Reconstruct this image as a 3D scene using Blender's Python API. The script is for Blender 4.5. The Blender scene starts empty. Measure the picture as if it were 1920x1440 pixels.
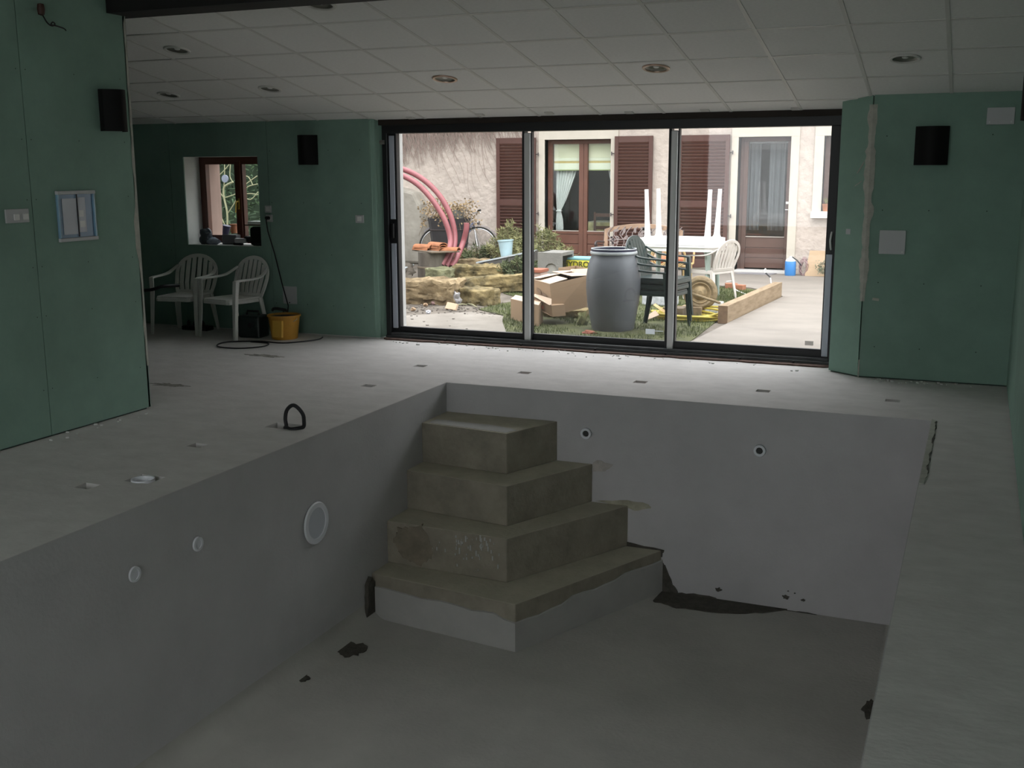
import bpy, bmesh, math, random
from mathutils import Vector, Matrix, noise
random.seed(7)
SC = bpy.context.scene
COL = SC.collection
V = Vector
# ------------------------------------------------------------------ camera
FPX, YAW, PITCH, ROLL, EYE = 2056.9, 0.399318, 0.193771, 0.0039, 1.62
def cam_axes():
    cy, sy = math.cos(YAW), math.sin(YAW)
    f = V((-sy*math.cos(PITCH), cy*math.cos(PITCH), -math.sin(PITCH)))
    r = V((cy, sy, 0)); d = f.cross(r)
    c, s = math.cos(ROLL), math.sin(ROLL)
    return c*r + s*d, -s*r + c*d, f
CR, CD, CF = cam_axes()
cam = bpy.data.cameras.new('camera'); cam_o = bpy.data.objects.new('camera', cam); COL.objects.link(cam_o)
m = Matrix.Identity(4)
for i in range(3):
    m[i][0] = CR[i]; m[i][1] = -CD[i]; m[i][2] = -CF[i]
m[0][3], m[1][3], m[2][3] = 0, 0, EYE
cam_o.matrix_world = m
cam.sensor_width = 36; cam.lens = FPX/1920*36; cam.clip_start = .05; cam.clip_end = 300
SC.camera = cam_o
# ------------------------------------------------------------------ sky, sun, exposure
SC.view_settings.view_transform = 'Standard'; SC.view_settings.look = 'None'
SC.view_settings.gamma = 1; SC.view_settings.use_curve_mapping = False
SC.view_settings.exposure = 0.86
SKY = 3.4
world = bpy.data.worlds.new('overcast_sky'); SC.world = world; world.use_nodes = True
wn = world.node_tree; bg = wn.nodes['Background']      # overcast sky: zenith brighter than horizon, the same all round
g1 = wn.nodes.new('ShaderNodeTexCoord'); g2 = wn.nodes.new('ShaderNodeSeparateXYZ'); g3 = wn.nodes.new('ShaderNodeMapRange')
wn.links.new(g1.outputs['Generated'], g2.inputs[0]); wn.links.new(g2.outputs['Z'], g3.inputs[0])
g3.inputs[1].default_value = 0; g3.inputs[2].default_value = 1; g3.inputs[3].default_value = SKY*.45; g3.inputs[4].default_value = SKY
wn.links.new(g3.outputs[0], bg.inputs[1]); bg.inputs[0].default_value = (.96, .98, 1.0, 1)
SC.cycles.max_bounces = 12; SC.cycles.diffuse_bounces = 6; SC.cycles.glossy_bounces = 4
SC.cycles.transparent_max_bounces = 24; SC.cycles.transmission_bounces = 6
SC.cycles.sample_clamp_indirect = 6
SC.cycles.use_denoising = True
sun = bpy.data.lights.new('veiled_sun', 'SUN'); sun.energy = .5; sun.angle = math.radians(60); sun.color = (1, .97, .92)
so = bpy.data.objects.new('veiled_sun', sun); COL.objects.link(so); so.rotation_euler = (math.radians(38), 0, math.radians(-150+180))
so['label'] = 'overcast daylight from high behind the room'; so['kind'] = 'structure'

# ------------------------------------------------------------------ pixel -> real point helpers (used to measure places)
def ray(px, py):
    return CR*((px-960)/FPX) + CD*((py-720)/FPX) + CF
def W(px, py, y):            # point on the vertical plane at depth y
    v = ray(px, py); t = y/v.y; return V((0, 0, EYE)) + v*t
def G(px, py, z=-.05):       # point on the horizontal plane at height z
    v = ray(px, py); t = (z-EYE)/v.z; return V((0, 0, EYE)) + v*t
# ------------------------------------------------------------------ materials
MATS = {}
# paint tuning of the yard's own colours against the photo
OUTK = {'facade_render': .70, 'stained_render': .62, 'dressed_stone': .74, 'dressed_stone_reveal': .74, 'pale_concrete_path': .36, 'garden_soil': .5, 'sandy_track': .50, 'turf': .6,
        'sandstone': .55, 'mossy_sandstone': .55, 'grass_blades': .62, 'terracotta': .6, 'weathered_board': .5, 'weathered_concrete_drum': .45, 'cardboard': .66, 'cardboard_inside_flap': .7, 'precast_concrete': .5,
        'timber_beam': .56, 'pale_blue_plastic': .66, 'gravel': .5, 'plywood': .66, 'blue_liquid_jug': .66, 'dried_mud': .6, 'brown_shutter_paint': .66, 'brown_slat_paint': .8, 'pink_conduit': .46, 'grey_barrel_plastic': .85,
        'yellow_hose': .75, 'clay': .8, 'cream_plastic': .75, 'brown_french_door': .8, 'yellow_green_needles': .8, 'dark_green_needles': .8, 'bench_wood': .7, 'dark_green_plastic': .8, 'orange_brick': .7, 'red_slab': .6, 'orange_cushion': .6, 'yellow_bag': .7, 'turquoise_bag': .6}
def mat(name, col, rough=.7, metal=0, var=0, vscale=6, bump=0, bscale=40, col2=None, spec=.4, coat=0, stretch=None, emit=None, alpha=1, det=6):
    if name in MATS: return MATS[name]
    ok_ = OUTK[name]*.93 if name in OUTK else 1; col = tuple(c*ok_ for c in col); col2 = tuple(c*ok_ for c in col2) if col2 else None
    m = bpy.data.materials.new(name); m.use_nodes = True; nt = m.node_tree; b = nt.nodes['Principled BSDF']
    b.inputs['Base Color'].default_value = (*col, 1); b.inputs['Roughness'].default_value = rough
    b.inputs['Metallic'].default_value = metal; b.inputs['Specular IOR Level'].default_value = spec
    b.inputs['Coat Weight'].default_value = coat; b.inputs['Alpha'].default_value = alpha
    if var or bump or col2:
        tc = nt.nodes.new('ShaderNodeTexCoord'); mp = nt.nodes.new('ShaderNodeMapping'); nt.links.new(tc.outputs['Object'], mp.inputs[0])
        if stretch: mp.inputs['Scale'].default_value = stretch
    if var or col2:
        n = nt.nodes.new('ShaderNodeTexNoise'); n.inputs['Scale'].default_value = vscale; n.inputs['Detail'].default_value = det; n.inputs['Roughness'].default_value = .65
        nt.links.new(mp.outputs[0], n.inputs['Vector'])
        r = nt.nodes.new('ShaderNodeValToRGB'); nt.links.new(n.outputs['Fac'], r.inputs[0])
        r.color_ramp.elements[0].position = .36; r.color_ramp.elements[1].position = .66
        c2 = col2 or tuple(min(1, c*(1+var)) for c in col)
        r.color_ramp.elements[0].color = (*[c*(1-var) for c in col], 1); r.color_ramp.elements[1].color = (*c2, 1)
        nt.links.new(r.outputs[0], b.inputs['Base Color'])
    if bump:
        n2 = nt.nodes.new('ShaderNodeTexNoise'); n2.inputs['Scale'].default_value = bscale; n2.inputs['Detail'].default_value = 4
        nt.links.new(mp.outputs[0], n2.inputs['Vector'])
        bp = nt.nodes.new('ShaderNodeBump'); bp.inputs['Strength'].default_value = bump; bp.inputs['Distance'].default_value = .02
        nt.links.new(n2.outputs['Fac'], bp.inputs['Height']); nt.links.new(bp.outputs[0], b.inputs['Normal'])
    MATS[name] = m; return m
def glass_mat(name, tint=(1, 1, 1), refl=.08, dust=.02, dustcol=(.7, .72, .72), rough=0.0):
    if name in MATS: return MATS[name]
    m = bpy.data.materials.new(name); m.use_nodes = True; nt = m.node_tree; nt.nodes.remove(nt.nodes['Principled BSDF'])
    out = nt.nodes['Material Output']
    t = nt.nodes.new('ShaderNodeBsdfTransparent'); t.inputs[0].default_value = (*tint, 1)
    g = nt.nodes.new('ShaderNodeBsdfGlossy'); g.inputs['Roughness'].default_value = rough
    fr = nt.nodes.new('ShaderNodeFresnel'); fr.inputs[0].default_value = 1.45
    ge = nt.nodes.new('ShaderNodeNewGeometry'); im = nt.nodes.new('ShaderNodeMath'); im.operation = 'MULTIPLY_ADD'
    im.inputs[1].default_value = 1/1.45-1.45; im.inputs[2].default_value = 1.45      # same reflectance from both sides of a thin pane
    nt.links.new(ge.outputs['Backfacing'], im.inputs[0]); nt.links.new(im.outputs[0], fr.inputs[0])
    mu = nt.nodes.new('ShaderNodeMath'); mu.operation = 'MULTIPLY_ADD'; mu.inputs[1].default_value = 1.0; mu.inputs[2].default_value = refl
    nt.links.new(fr.outputs[0], mu.inputs[0])
    mx = nt.nodes.new('ShaderNodeMixShader'); nt.links.new(mu.outputs[0], mx.inputs[0]); nt.links.new(t.outputs[0], mx.inputs[1]); nt.links.new(g.outputs[0], mx.inputs[2])
    d = nt.nodes.new('ShaderNodeBsdfDiffuse'); d.inputs[0].default_value = (*dustcol, 1)
    mx2 = nt.nodes.new('ShaderNodeMixShader'); mx2.inputs[0].default_value = dust
    nt.links.new(mx.outputs[0], mx2.inputs[1]); nt.links.new(d.outputs[0], mx2.inputs[2]); nt.links.new(mx2.outputs[0], out.inputs[0])
    MATS[name] = m; return m
def backlit_mat(name, col):
    m = bpy.data.materials.new(name); m.use_nodes = True; nt = m.node_tree; nt.nodes.remove(nt.nodes['Principled BSDF'])
    d = nt.nodes.new('ShaderNodeBsdfDiffuse'); t = nt.nodes.new('ShaderNodeBsdfTranslucent'); x = nt.nodes.new('ShaderNodeMixShader'); x.inputs[0].default_value = .6
    d.inputs[0].default_value = t.inputs[0].default_value = (*col, 1); nt.links.new(d.outputs[0], x.inputs[1]); nt.links.new(t.outputs[0], x.inputs[2]); nt.links.new(x.outputs[0], nt.nodes['Material Output'].inputs[0]); return m
M_lab1 = backlit_mat('thin_white_label', (.75, .78, .80)); M_lab2 = backlit_mat('thin_grey_label', (.62, .60, .58))
M_green = mat('green_plasterboard', (.21, .325, .27), .85, var=.10, vscale=1.6, bump=.05, bscale=60)
M_green2 = mat('green_plasterboard_side', (.23, .36, .295), .85, var=.08, vscale=2.2)
M_joint = mat('dark_joint', (.05, .08, .065), .9)
M_filler = mat('jointing_filler', (.42, .42, .37), .9, var=.12, vscale=14)
M_deck = mat('deck_screed', (.59, .57, .555), .8, var=.07, vscale=4.5, bump=.10, bscale=24, det=9, stretch=(1, 1.6, 1))
M_pool = mat('pool_render', (.49, .48, .485), .85, var=.06, vscale=1.6, bump=.12, bscale=50, det=8)
M_poolfloor = mat('pool_floor_screed', (.44, .43, .40), .85, var=.09, vscale=1.3, bump=.15, bscale=40, det=9)
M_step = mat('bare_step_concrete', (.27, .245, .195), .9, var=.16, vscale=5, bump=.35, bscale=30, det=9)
M_tread = mat('pale_tread_concrete', (.43, .405, .32), .9, var=.10, vscale=4, bump=.3, bscale=30, det=9)  # paler version of the step concrete, for the tread faces
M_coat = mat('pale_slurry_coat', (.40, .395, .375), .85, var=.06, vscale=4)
M_wet = mat('dark_mortar', (.075, .07, .058), .9, var=.25, vscale=18, bump=.3, bscale=60)
M_tile = mat('ceiling_tile', (.76, .75, .73), .9, var=.03, vscale=40, bump=.1, bscale=220)
M_bar = mat('ceiling_grid_bar', (.62, .61, .58), .5)
M_plaster = mat('white_plaster', (.62, .62, .60), .85, var=.04, vscale=5)
M_anth = mat('anthracite_frame', (.013, .014, .016), .45)
M_track = mat('dusty_track', (.06, .063, .066), .5, var=.25, vscale=9)
M_lintel = mat('brown_lintel', (.018, .012, .008), .7)
M_alu = mat('grey_aluminium', (.62, .63, .62), .4, metal=.1)
M_film = mat('protective_film', (.50, .54, .62), .35)
M_black = mat('black_plastic', (.008, .008, .008), .42)
M_lampblack = mat('matt_black_lamp', (.006, .006, .006), .65, spec=.2)
M_blackbeam = mat('black_beam', (.007, .006, .006), .6)
M_whitep = mat('white_plastic', (.72, .72, .70), .35, spec=.5)
M_cover = mat('grey_white_cover_plate', (.48, .49, .50), .5)
M_chairw = mat('white_garden_plastic', (.74, .74, .71), .35, spec=.5, var=.05, vscale=8)
M_chairo = mat('outdoor_white_plastic', (.80, .79, .77), .35, spec=.5)  # plain white plastic of the garden tables outside
M_pinkish = mat('cream_plastic', (.78, .72, .66), .4)
M_gchair = mat('dark_green_plastic', (.022, .040, .038), .3, spec=.5)
M_brick = mat('brick_red', (.27, .09, .055), .85, var=.2, vscale=12)
M_holein = mat('hole_inside', (.12, .075, .06), .9, var=.3, vscale=20)
M_glass = glass_mat('door_glass', refl=.012, dust=.025)
M_wglass = glass_mat('house_glass', tint=(.93, .96, .95), refl=.0, dust=.0)
M_facade = mat('facade_render', (.70, .605, .53), .9, var=.10, vscale=7, bump=1.5, bscale=9, det=9)
M_oldrender = mat('stained_render', (.50, .46, .39), .9, var=.17, vscale=2.2, bump=.4, bscale=14, col2=(.62, .58, .50), det=9)
M_stone = mat('dressed_stone', (.72, .66, .56), .85, var=.05, vscale=4, bump=.1)
M_stone2 = mat('dressed_stone_reveal', (.60, .53, .47), .85, var=.05, vscale=4)
M_shutter = mat('brown_shutter_paint', (.125, .052, .040), .5, var=.08, vscale=6)
M_shutlight = mat('brown_slat_paint', (.15, .068, .052), .5)
M_dfw = mat('brown_french_door', (.175, .075, .05), .5, var=.1, vscale=5)
M_dfw2 = mat('brown_house_door', (.10, .055, .043), .5, var=.1, vscale=5)
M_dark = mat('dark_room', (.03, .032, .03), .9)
M_blind = mat('cream_blind', (.80, .76, .56), .8)
M_blind2 = mat('cream_blind_stripe', (.62, .46, .18), .8)
M_curtain = mat('white_curtain', (.80, .80, .79), .8)
M_path = mat('pale_concrete_path', (.62, .55, .475), .85, var=.12, vscale=1.1, bump=.15, bscale=20, det=9, stretch=(1, 2.5, 1))
M_soil = mat('garden_soil', (.20, .165, .13), .95, var=.25, vscale=3, bump=.6, bscale=26, col2=(.36, .31, .25), det=10)
M_track2 = mat('sandy_track', (.44, .39, .33), .95, var=.14, vscale=2.2, bump=.3, bscale=24, col2=(.56, .51, .44), det=10)
M_turf = mat('turf', (.09, .105, .03), .95, var=.3, vscale=5, bump=.5, bscale=40, col2=(.16, .17, .055), det=9)
M_sand = mat('sandstone', (.34, .23, .11), .95, var=.5, vscale=4, bump=1.6, bscale=11, col2=(.66, .50, .29), det=9)
M_moss = mat('mossy_sandstone', (.14, .115, .05), .95, var=.55, vscale=4.5, bump=1.6, bscale=12, col2=(.56, .43, .20), det=9)
M_grass = mat('grass_blades', (.10, .16, .035), .8, var=.35, vscale=4, col2=(.20, .24, .07))
M_pipe = mat('pink_conduit', (.62, .21, .23), .45, var=.08, vscale=4)
M_terra = mat('terracotta', (.55, .22, .10), .85, var=.2, vscale=9)
M_drum = mat('weathered_concrete_drum', (.19, .15, .12), .9, var=.3, vscale=5, bump=.4, col2=(.30, .26, .21), stretch=(1, 1, .4))
M_board = mat('weathered_board', (.27, .21, .15), .9, var=.3, vscale=8, bump=.3)
M_planter = mat('dark_planter_wood', (.035, .032, .034), .8, var=.2, vscale=8)
M_twig = mat('dry_twig', (.20, .15, .10), .9)
M_dryleaf = mat('dry_leaf', (.24, .17, .09), .9, var=.3, vscale=12)
M_needle = mat('yellow_green_needles', (.14, .16, .05), .85, var=.35, vscale=6, col2=(.34, .33, .15))
M_needle2 = mat('dark_green_needles', (.05, .075, .03), .85, var=.35, vscale=6, col2=(.15, .17, .07))
M_blueb = mat('pale_blue_plastic', (.56, .76, .82), .35)
M_sheet = mat('dark_sheet', (.10, .095, .09), .5, var=.2)
M_sheetl = mat('pale_sheet_edge', (.42, .46, .48), .5)
M_conc = mat('precast_concrete', (.38, .37, .335), .9, var=.10, vscale=7, bump=.3)
M_card = mat('cardboard', (.50, .34, .21), .85, var=.05, vscale=3, stretch=(1, 1, 4))
M_cardl = mat('cardboard_inside_flap', (.72, .56, .42), .85)
M_cardd = mat('cardboard_print', (.22, .15, .10), .85)
M_cardr = mat('cardboard_red_print', (.50, .16, .09), .85)
M_barrel = mat('grey_barrel_plastic', (.13, .14, .155), .42, var=.15, vscale=3, spec=.45)
M_rim = mat('pale_barrel_ring', (.42, .45, .46), .4, metal=.4)
M_navy = mat('navy_lid', (.03, .03, .06), .4)
M_mud = mat('dried_mud', (.36, .27, .155), .95, var=.2, vscale=10, bump=.6, bscale=30)
M_beam = mat('timber_beam', (.44, .31, .18), .85, var=.2, vscale=6, bump=.2, stretch=(4, .6, 4), col2=(.55, .41, .26))
M_beamend = mat('timber_end_grain', (.20, .13, .08), .9, var=.2, vscale=14)
M_yellow = mat('yellow_hose', (.66, .53, .09), .5)
M_rattan = mat('rattan', (.55, .38, .17), .6, var=.15, vscale=20)
M_orange = mat('orange_cushion', (.70, .20, .09), .8)
M_bluej = mat('blue_liquid_jug', (.08, .33, .80), .3)
M_ply = mat('plywood', (.66, .48, .31), .8, var=.08, vscale=4, stretch=(1, 1, 5))
M_wreath = mat('grey_green_leaves', (.12, .15, .10), .85)
M_bag = mat('yellow_bag', (.74, .66, .05), .6)
M_bagb = mat('turquoise_bag', (.30, .62, .66), .6)
M_benchw = mat('bench_wood', (.46, .31, .21), .7, var=.12, vscale=7)
M_iron = mat('bench_iron', (.05, .04, .04), .5)
M_bronze = mat('bench_cast_panel', (.22, .19, .185), .6)
M_bike = mat('blue_grey_bike_paint', (.22, .25, .38), .35, metal=.3)
M_rubber = mat('black_rubber', (.02, .02, .02), .7)
M_chrome = mat('steel', (.55, .55, .55), .28, metal=.8)
M_cable = mat('black_cable', (.012, .012, .014), .5)
M_obucket = mat('ochre_bucket', (.52, .26, .035), .45, var=.12, vscale=6)
M_wframe = mat('red_brown_window_wood', (.085, .022, .012), .35, spec=.6)
M_brass = mat('brass', (.75, .52, .14), .25, metal=.9)
M_hedge = mat('hedge_leaves', (.02, .035, .018), .85, var=.4, vscale=3, col2=(.06, .10, .045))
M_branch = mat('pale_branch', (.24, .23, .14), .8)
M_pink = mat('pink_outer_reveal', (.30, .20, .17), .9, var=.05)
M_bluebox = mat('blue_tinted_cover', (.16, .25, .36), .25)
M_paper = mat('paper', (.60, .61, .66), .8)
M_pvc = mat('white_pvc', (.72, .73, .77), .4)
M_pvcdark = mat('pipe_inside', (.05, .05, .05), .7)
M_lampref = mat('lamp_reflector', (.16, .16, .135), .3, metal=.4)
M_lampglass = mat('copper_lamp_rim', (.50, .36, .28), .3, metal=.5)
M_roof = mat('brown_roof', (.16, .07, .05), .8)

# ------------------------------------------------------------------ mesh builder
class MB:
    def __init__(s): s.v = []; s.f = []; s.mi = []; s.cur = 0
    def add(s, vs, fs):
        o = len(s.v); s.v += [V(p) for p in vs]; s.f += [tuple(i+o for i in f) for f in fs]; s.mi += [s.cur]*len(fs); return s
    def box(s, a, b, R=None, c=None):
        a, b = V(a), V(b)
        vs = [V((x, y, z)) for x in (a.x, b.x) for y in (a.y, b.y) for z in (a.z, b.z)]
        if R is not None:
            c = V(c) if c is not None else (a+b)/2
            vs = [R @ (p-c) + c for p in vs]
        return s.add(vs, [(0, 1, 3, 2), (4, 6, 7, 5), (0, 4, 5, 1), (2, 3, 7, 6), (0, 2, 6, 4), (1, 5, 7, 3)])
    def bev(s, a, b, r=.01):      # box with chamfered vertical and horizontal edges
        a, b = V(a), V(b); bm = bmesh.new(); bmesh.ops.create_cube(bm, size=1)
        for v in bm.verts: v.co = V(((a.x+b.x)/2+v.co.x*(b.x-a.x), (a.y+b.y)/2+v.co.y*(b.y-a.y), (a.z+b.z)/2+v.co.z*(b.z-a.z)))
        bmesh.ops.bevel(bm, geom=bm.edges[:], offset=r, segments=2, affect='EDGES', profile=.5)
        return s.bm(bm)
    def bm(s, bm, M=None):
        bm.verts.ensure_lookup_table(); bm.verts.index_update()
        vs = [(M @ v.co if M else v.co.copy()) for v in bm.verts]; fs = [[v.index for v in f.verts] for f in bm.faces]; bm.free(); return s.add(vs, fs)
    def quad(s, *p): return s.add(p, [tuple(range(len(p)))])
    def prism(s, poly, axis, lo, hi):    # poly of 2D points extruded along axis
        def P(u, v, w): return {'z': (u, v, w), 'y': (u, w, v), 'x': (w, u, v)}[axis]
        n = len(poly); vs = [P(u, v, lo) for u, v in poly] + [P(u, v, hi) for u, v in poly]
        fs = [tuple(range(n))[::-1], tuple(range(n, 2*n))] + [(i, (i+1) % n, n+(i+1) % n, n+i) for i in range(n)]
        return s.add(vs, fs)
    def tube(s, pts, r, seg=8, cap=True, closed=False):
        pts = [V(p) for p in pts]; n = len(pts); rs = r if isinstance(r, (list, tuple)) else [r]*n
        vs = []; up = None
        for i, p in enumerate(pts):
            if closed: t = pts[(i+1) % n]-pts[i-1]
            else: t = pts[min(i+1, n-1)]-pts[max(i-1, 0)]
            t.normalize()
            if up is None: up = t.orthogonal().normalized()
            up = (up - t*up.dot(t));
            up = up.normalized() if up.length > 1e-6 else t.orthogonal().normalized()
            w = t.cross(up)
            for k in range(seg):
                a = 2*math.pi*k/seg; vs.append(p + (up*math.cos(a)+w*math.sin(a))*rs[i])
        fs = []
        for i in range(n if closed else n-1):
            j = (i+1) % n
            for k in range(seg): fs.append((i*seg+k, i*seg+(k+1) % seg, j*seg+(k+1) % seg, j*seg+k))
        if cap and not closed: fs += [tuple(range(seg))[::-1], tuple(range((n-1)*seg, n*seg))]
        return s.add(vs, fs)
    def lathe(s, prof, c=(0, 0, 0), seg=32, M=None, sx=1, sy=1):     # profile [(r,z)] about z
        c = V(c); vs = []; fs = []
        for r, z in prof:
            for k in range(seg):
                a = 2*math.pi*k/seg; p = V((r*math.cos(a)*sx, r*math.sin(a)*sy, z)); vs.append((M @ p if M else p)+c)
        for i in range(len(prof)-1):
            for k in range(seg): fs.append((i*seg+k, i*seg+(k+1) % seg, (i+1)*seg+(k+1) % seg, (i+1)*seg+k))
        return s.add(vs, fs)
    def sweep(s, pts, wid, th, side):     # flat band; side = width direction (one or per point)
        pts = [V(p) for p in pts]; n = len(pts)
        wid = wid if isinstance(wid, (list, tuple)) else [wid]*n
        vs = []
        for i, p in enumerate(pts):
            t = (pts[min(i+1, n-1)]-pts[max(i-1, 0)]).normalized()
            sd = V(side[i] if isinstance(side, list) else side); sd = (sd-t*sd.dot(t)).normalized(); nn = t.cross(sd)
            for a, b in ((-1, -1), (1, -1), (1, 1), (-1, 1)): vs.append(p+sd*a*wid[i]/2+nn*b*th/2)
        fs = [(0, 3, 2, 1), tuple((n-1)*4+k for k in range(4))]
        for i in range(n-1):
            for k in range(4): fs.append((i*4+k, i*4+(k+1) % 4, i*4+4+(k+1) % 4, i*4+4+k))
        return s.add(vs, fs)
    def build(s, name, mats, parent=None, smooth=False, world=False, kind=None, bevel=0):
        me = bpy.data.meshes.new(name)
        off = V((0, 0, 0))
        if world and parent is not None:
            iv = (parent.matrix_basis if parent.parent is None else parent.parent.matrix_basis @ parent.matrix_basis).inverted()
            vs = [iv @ p for p in s.v]
        else: vs = s.v
        me.from_pydata([tuple(p) for p in vs], [], s.f)
        mats = mats if isinstance(mats, (list, tuple)) else [mats]
        for x in mats: me.materials.append(x)
        if len(mats) > 1: me.polygons.foreach_set('material_index', s.mi)
        bm = bmesh.new(); bm.from_mesh(me); bmesh.ops.recalc_face_normals(bm, faces=bm.faces); bm.to_mesh(me); bm.free()
        if smooth:
            me.polygons.foreach_set('use_smooth', [True]*len(me.polygons))
            try: me.set_sharp_from_angle(angle=math.radians(40))
            except Exception: pass
        o = bpy.data.objects.new(name, me); COL.objects.link(o); o.parent = parent
        if kind: o['kind'] = kind
        if bevel:
            bv = o.modifiers.new('bevel', 'BEVEL'); bv.width = bevel; bv.segments = 2; bv.limit_method = 'ANGLE'
        return o
def tag(o, label, cat, group=None):
    o['label'] = label; o['category'] = cat
    if group: o['group'] = group
    return o
def thing(name, label, cat, loc=(0, 0, 0), rz=0, group=None, scale=1, rot=None):
    o = bpy.data.objects.new(name, None); COL.objects.link(o); o.empty_display_size = .1
    o.location = loc; o.rotation_euler = rot or (0, 0, rz); o.scale = (scale,)*3
    o.matrix_basis = Matrix.LocRotScale(V(loc), o.rotation_euler, V((scale,)*3))
    return tag(o, label, cat, group)
def dup(o, parent=None):
    c = o.copy(); COL.objects.link(c); c.parent = parent
    for ch in [x for x in list(COL.objects) if x.parent == o]: dup(ch, c)
    return c
def struct(o, label=None):
    o['kind'] = 'structure'
    if label: o['label'] = label
    return o
def Rz(a): return Matrix.Rotation(a, 3, 'Z')
def Rx(a): return Matrix.Rotation(a, 3, 'X')
def Ry(a): return Matrix.Rotation(a, 3, 'Y')
def panel(mb, u0, u1, v0, v1, w0, w1, holes, ax):
    """slab in the (u,v) plane with rectangular holes, thickness w0..w1; ax maps (u,v,w)->xyz"""
    us = sorted({u0, u1, *[h[0] for h in holes], *[h[1] for h in holes]}); vs = sorted({v0, v1, *[h[2] for h in holes], *[h[3] for h in holes]})
    us = [u for u in us if u0 <= u <= u1]; vs = [v for v in vs if v0 <= v <= v1]
    def solid(i, j):
        if i < 0 or j < 0 or i >= len(us)-1 or j >= len(vs)-1: return False
        cu, cv = (us[i]+us[i+1])/2, (vs[j]+vs[j+1])/2
        return not any(h[0] < cu < h[1] and h[2] < cv < h[3] for h in holes)
    for i in range(len(us)-1):
        for j in range(len(vs)-1):
            if not solid(i, j): continue
            a, b, c, d = us[i], us[i+1], vs[j], vs[j+1]
            for w in (w0, w1): mb.quad(ax(a, c, w), ax(b, c, w), ax(b, d, w), ax(a, d, w))
            if not solid(i-1, j): mb.quad(ax(a, c, w0), ax(a, d, w0), ax(a, d, w1), ax(a, c, w1))
            if not solid(i+1, j): mb.quad(ax(b, c, w0), ax(b, d, w0), ax(b, d, w1), ax(b, c, w1))
            if not solid(i, j-1): mb.quad(ax(a, c, w0), ax(b, c, w0), ax(b, c, w1), ax(a, c, w1))
            if not solid(i, j+1): mb.quad(ax(a, d, w0), ax(b, d, w0), ax(b, d, w1), ax(a, d, w1))
    return mb
XY = lambda u, v, w: (u, v, w)
XZ = lambda u, v, w: (u, w, v)
YZ = lambda u, v, w: (w, u, v)
def cz(y): return 2.08 + .191*(9.23-y)      # sloped ceiling height
# =================================================================== THE ROOM
YN = -2.6
XL, XR, PXL, PXR, PY0, PY1, PZ = -5.2, .28, -3.71, -.19, -.5, 7.48, -1.45
# deck floor with real square pits
pits = [(-4.23, 8.05), (-3.30, 8.08), (-2.32, 8.05), (-1.38, 8.05), (-.47, 8.04), (-4.20, 7.14), (-4.22, 5.15), (-4.20, 4.23)]
holes = [(PXL, PXR, PY0, PY1)] + [(x-.05, x+.05, y-.045, y+.045) for x, y in pits] + [(-4.13, -3.92, 5.70, 5.84), (-4.09, -3.93, 4.38, 4.52)]
mb = MB(); panel(mb, -9.6, .45, YN, 9.32, -.14, 0, holes, XY)
floor = struct(mb.build('floor', M_deck), 'pale grey bare screed pool deck')
for i, (x, y) in enumerate(pits):      # each pit gets a brick-red / dark lining
    mb = MB(); mb.box((x-.052, y-.047, -.10), (x+.052, y+.047, -.045))
    mb.build('pit_bottom', M_brick if i in (1, 2) else M_holein, floor)
mb = MB(); mb.box((-4.14, 5.69, -.13), (-3.91, 5.85, -.08)); mb.build('pit_bottom', M_wet, floor)
mb = MB(); mb.box((-4.10, 4.37, -.13), (-3.92, 4.53, -.07)); mb.build('pit_bottom', M_holein, floor)
# rough marks and crumbs on the screed
def blotch(cx, cy, rx, ry, z, seed, n=22, th=.004, jag=.35):
    rnd = random.Random(seed); top = []
    for k in range(n):
        a = 2*math.pi*k/n; q = 1+rnd.uniform(-jag, jag); top.append((cx+rx*q*math.cos(a), cy+ry*q*math.sin(a)))
    return top
for k, (px, py, rx, ry) in enumerate([(497, 667, .16, .05), (318, 722, .15, .05), (262, 893, .17, .11)]):
    c = G(px, py, 0); mb = MB(); mb.prism(blotch(c.x, c.y, rx, ry, 0, k, 34, jag=.45), 'z', .0003, .0012)
    if k < 2: mb.build('mortar_smear', mat('scuffed_screed', (.26, .25, .22), .9, var=.35, vscale=16), floor)
mb = MB()
for k in range(140):     # crumbs of plaster near the door sill and along the walls
    if k < 70: c = V((random.uniform(-5.1, -1.1), random.gauss(9.12, .07), 0))
    elif k < 110: c = V((random.uniform(-.7, .2), 8.8+random.uniform(-.08, .05), 0))
    else: c = V((XL+random.uniform(.01, .12), random.uniform(3, 5.8), 0))
    r = random.uniform(.003, .010); mb.box(c-V((r, r, 0)), c+V((r, r*.8, r)), Rz(random.random()*3))
mb.build('plaster_crumbs', M_plaster, floor, kind='stuff')
# door threshold rubble band
mb = MB(); top = [(-5.25, 9.24)] + [(-5.2+i*.1, 9.20+random.uniform(-.012, .02)-.006*(i/40)) for i in range(42)] + [(-1.03, 9.22), (-1.03, 9.40), (-5.25, 9.40)]
mb.prism(top, 'z', -.05, .012); mb.build('sill_bed', M_holein, floor)

# pool
mb = MB()
for a, b in (((PXL-.2, PY0-.2, PZ-.2), (PXL, PY1+.2, -.14)), ((PXR, PY0-.2, PZ-.2), (PXR+.2, PY1+.2, -.14)), ((PXL, PY1, PZ-.2), (PXR, PY1+.2, -.14)), ((PXL, PY0-.2, PZ-.2), (PXR, PY0, -.14))): mb.box(a, b)
pool = struct(mb.build('pool_wall', M_pool), 'grey rendered walls of the empty swimming pool')
mb = MB(); mb.box((PXL, PY0, PZ-.2), (PXR, PY1, PZ)); pf = struct(mb.build('pool_floor', M_poolfloor), 'bare screed bottom of the empty pool')
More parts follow.
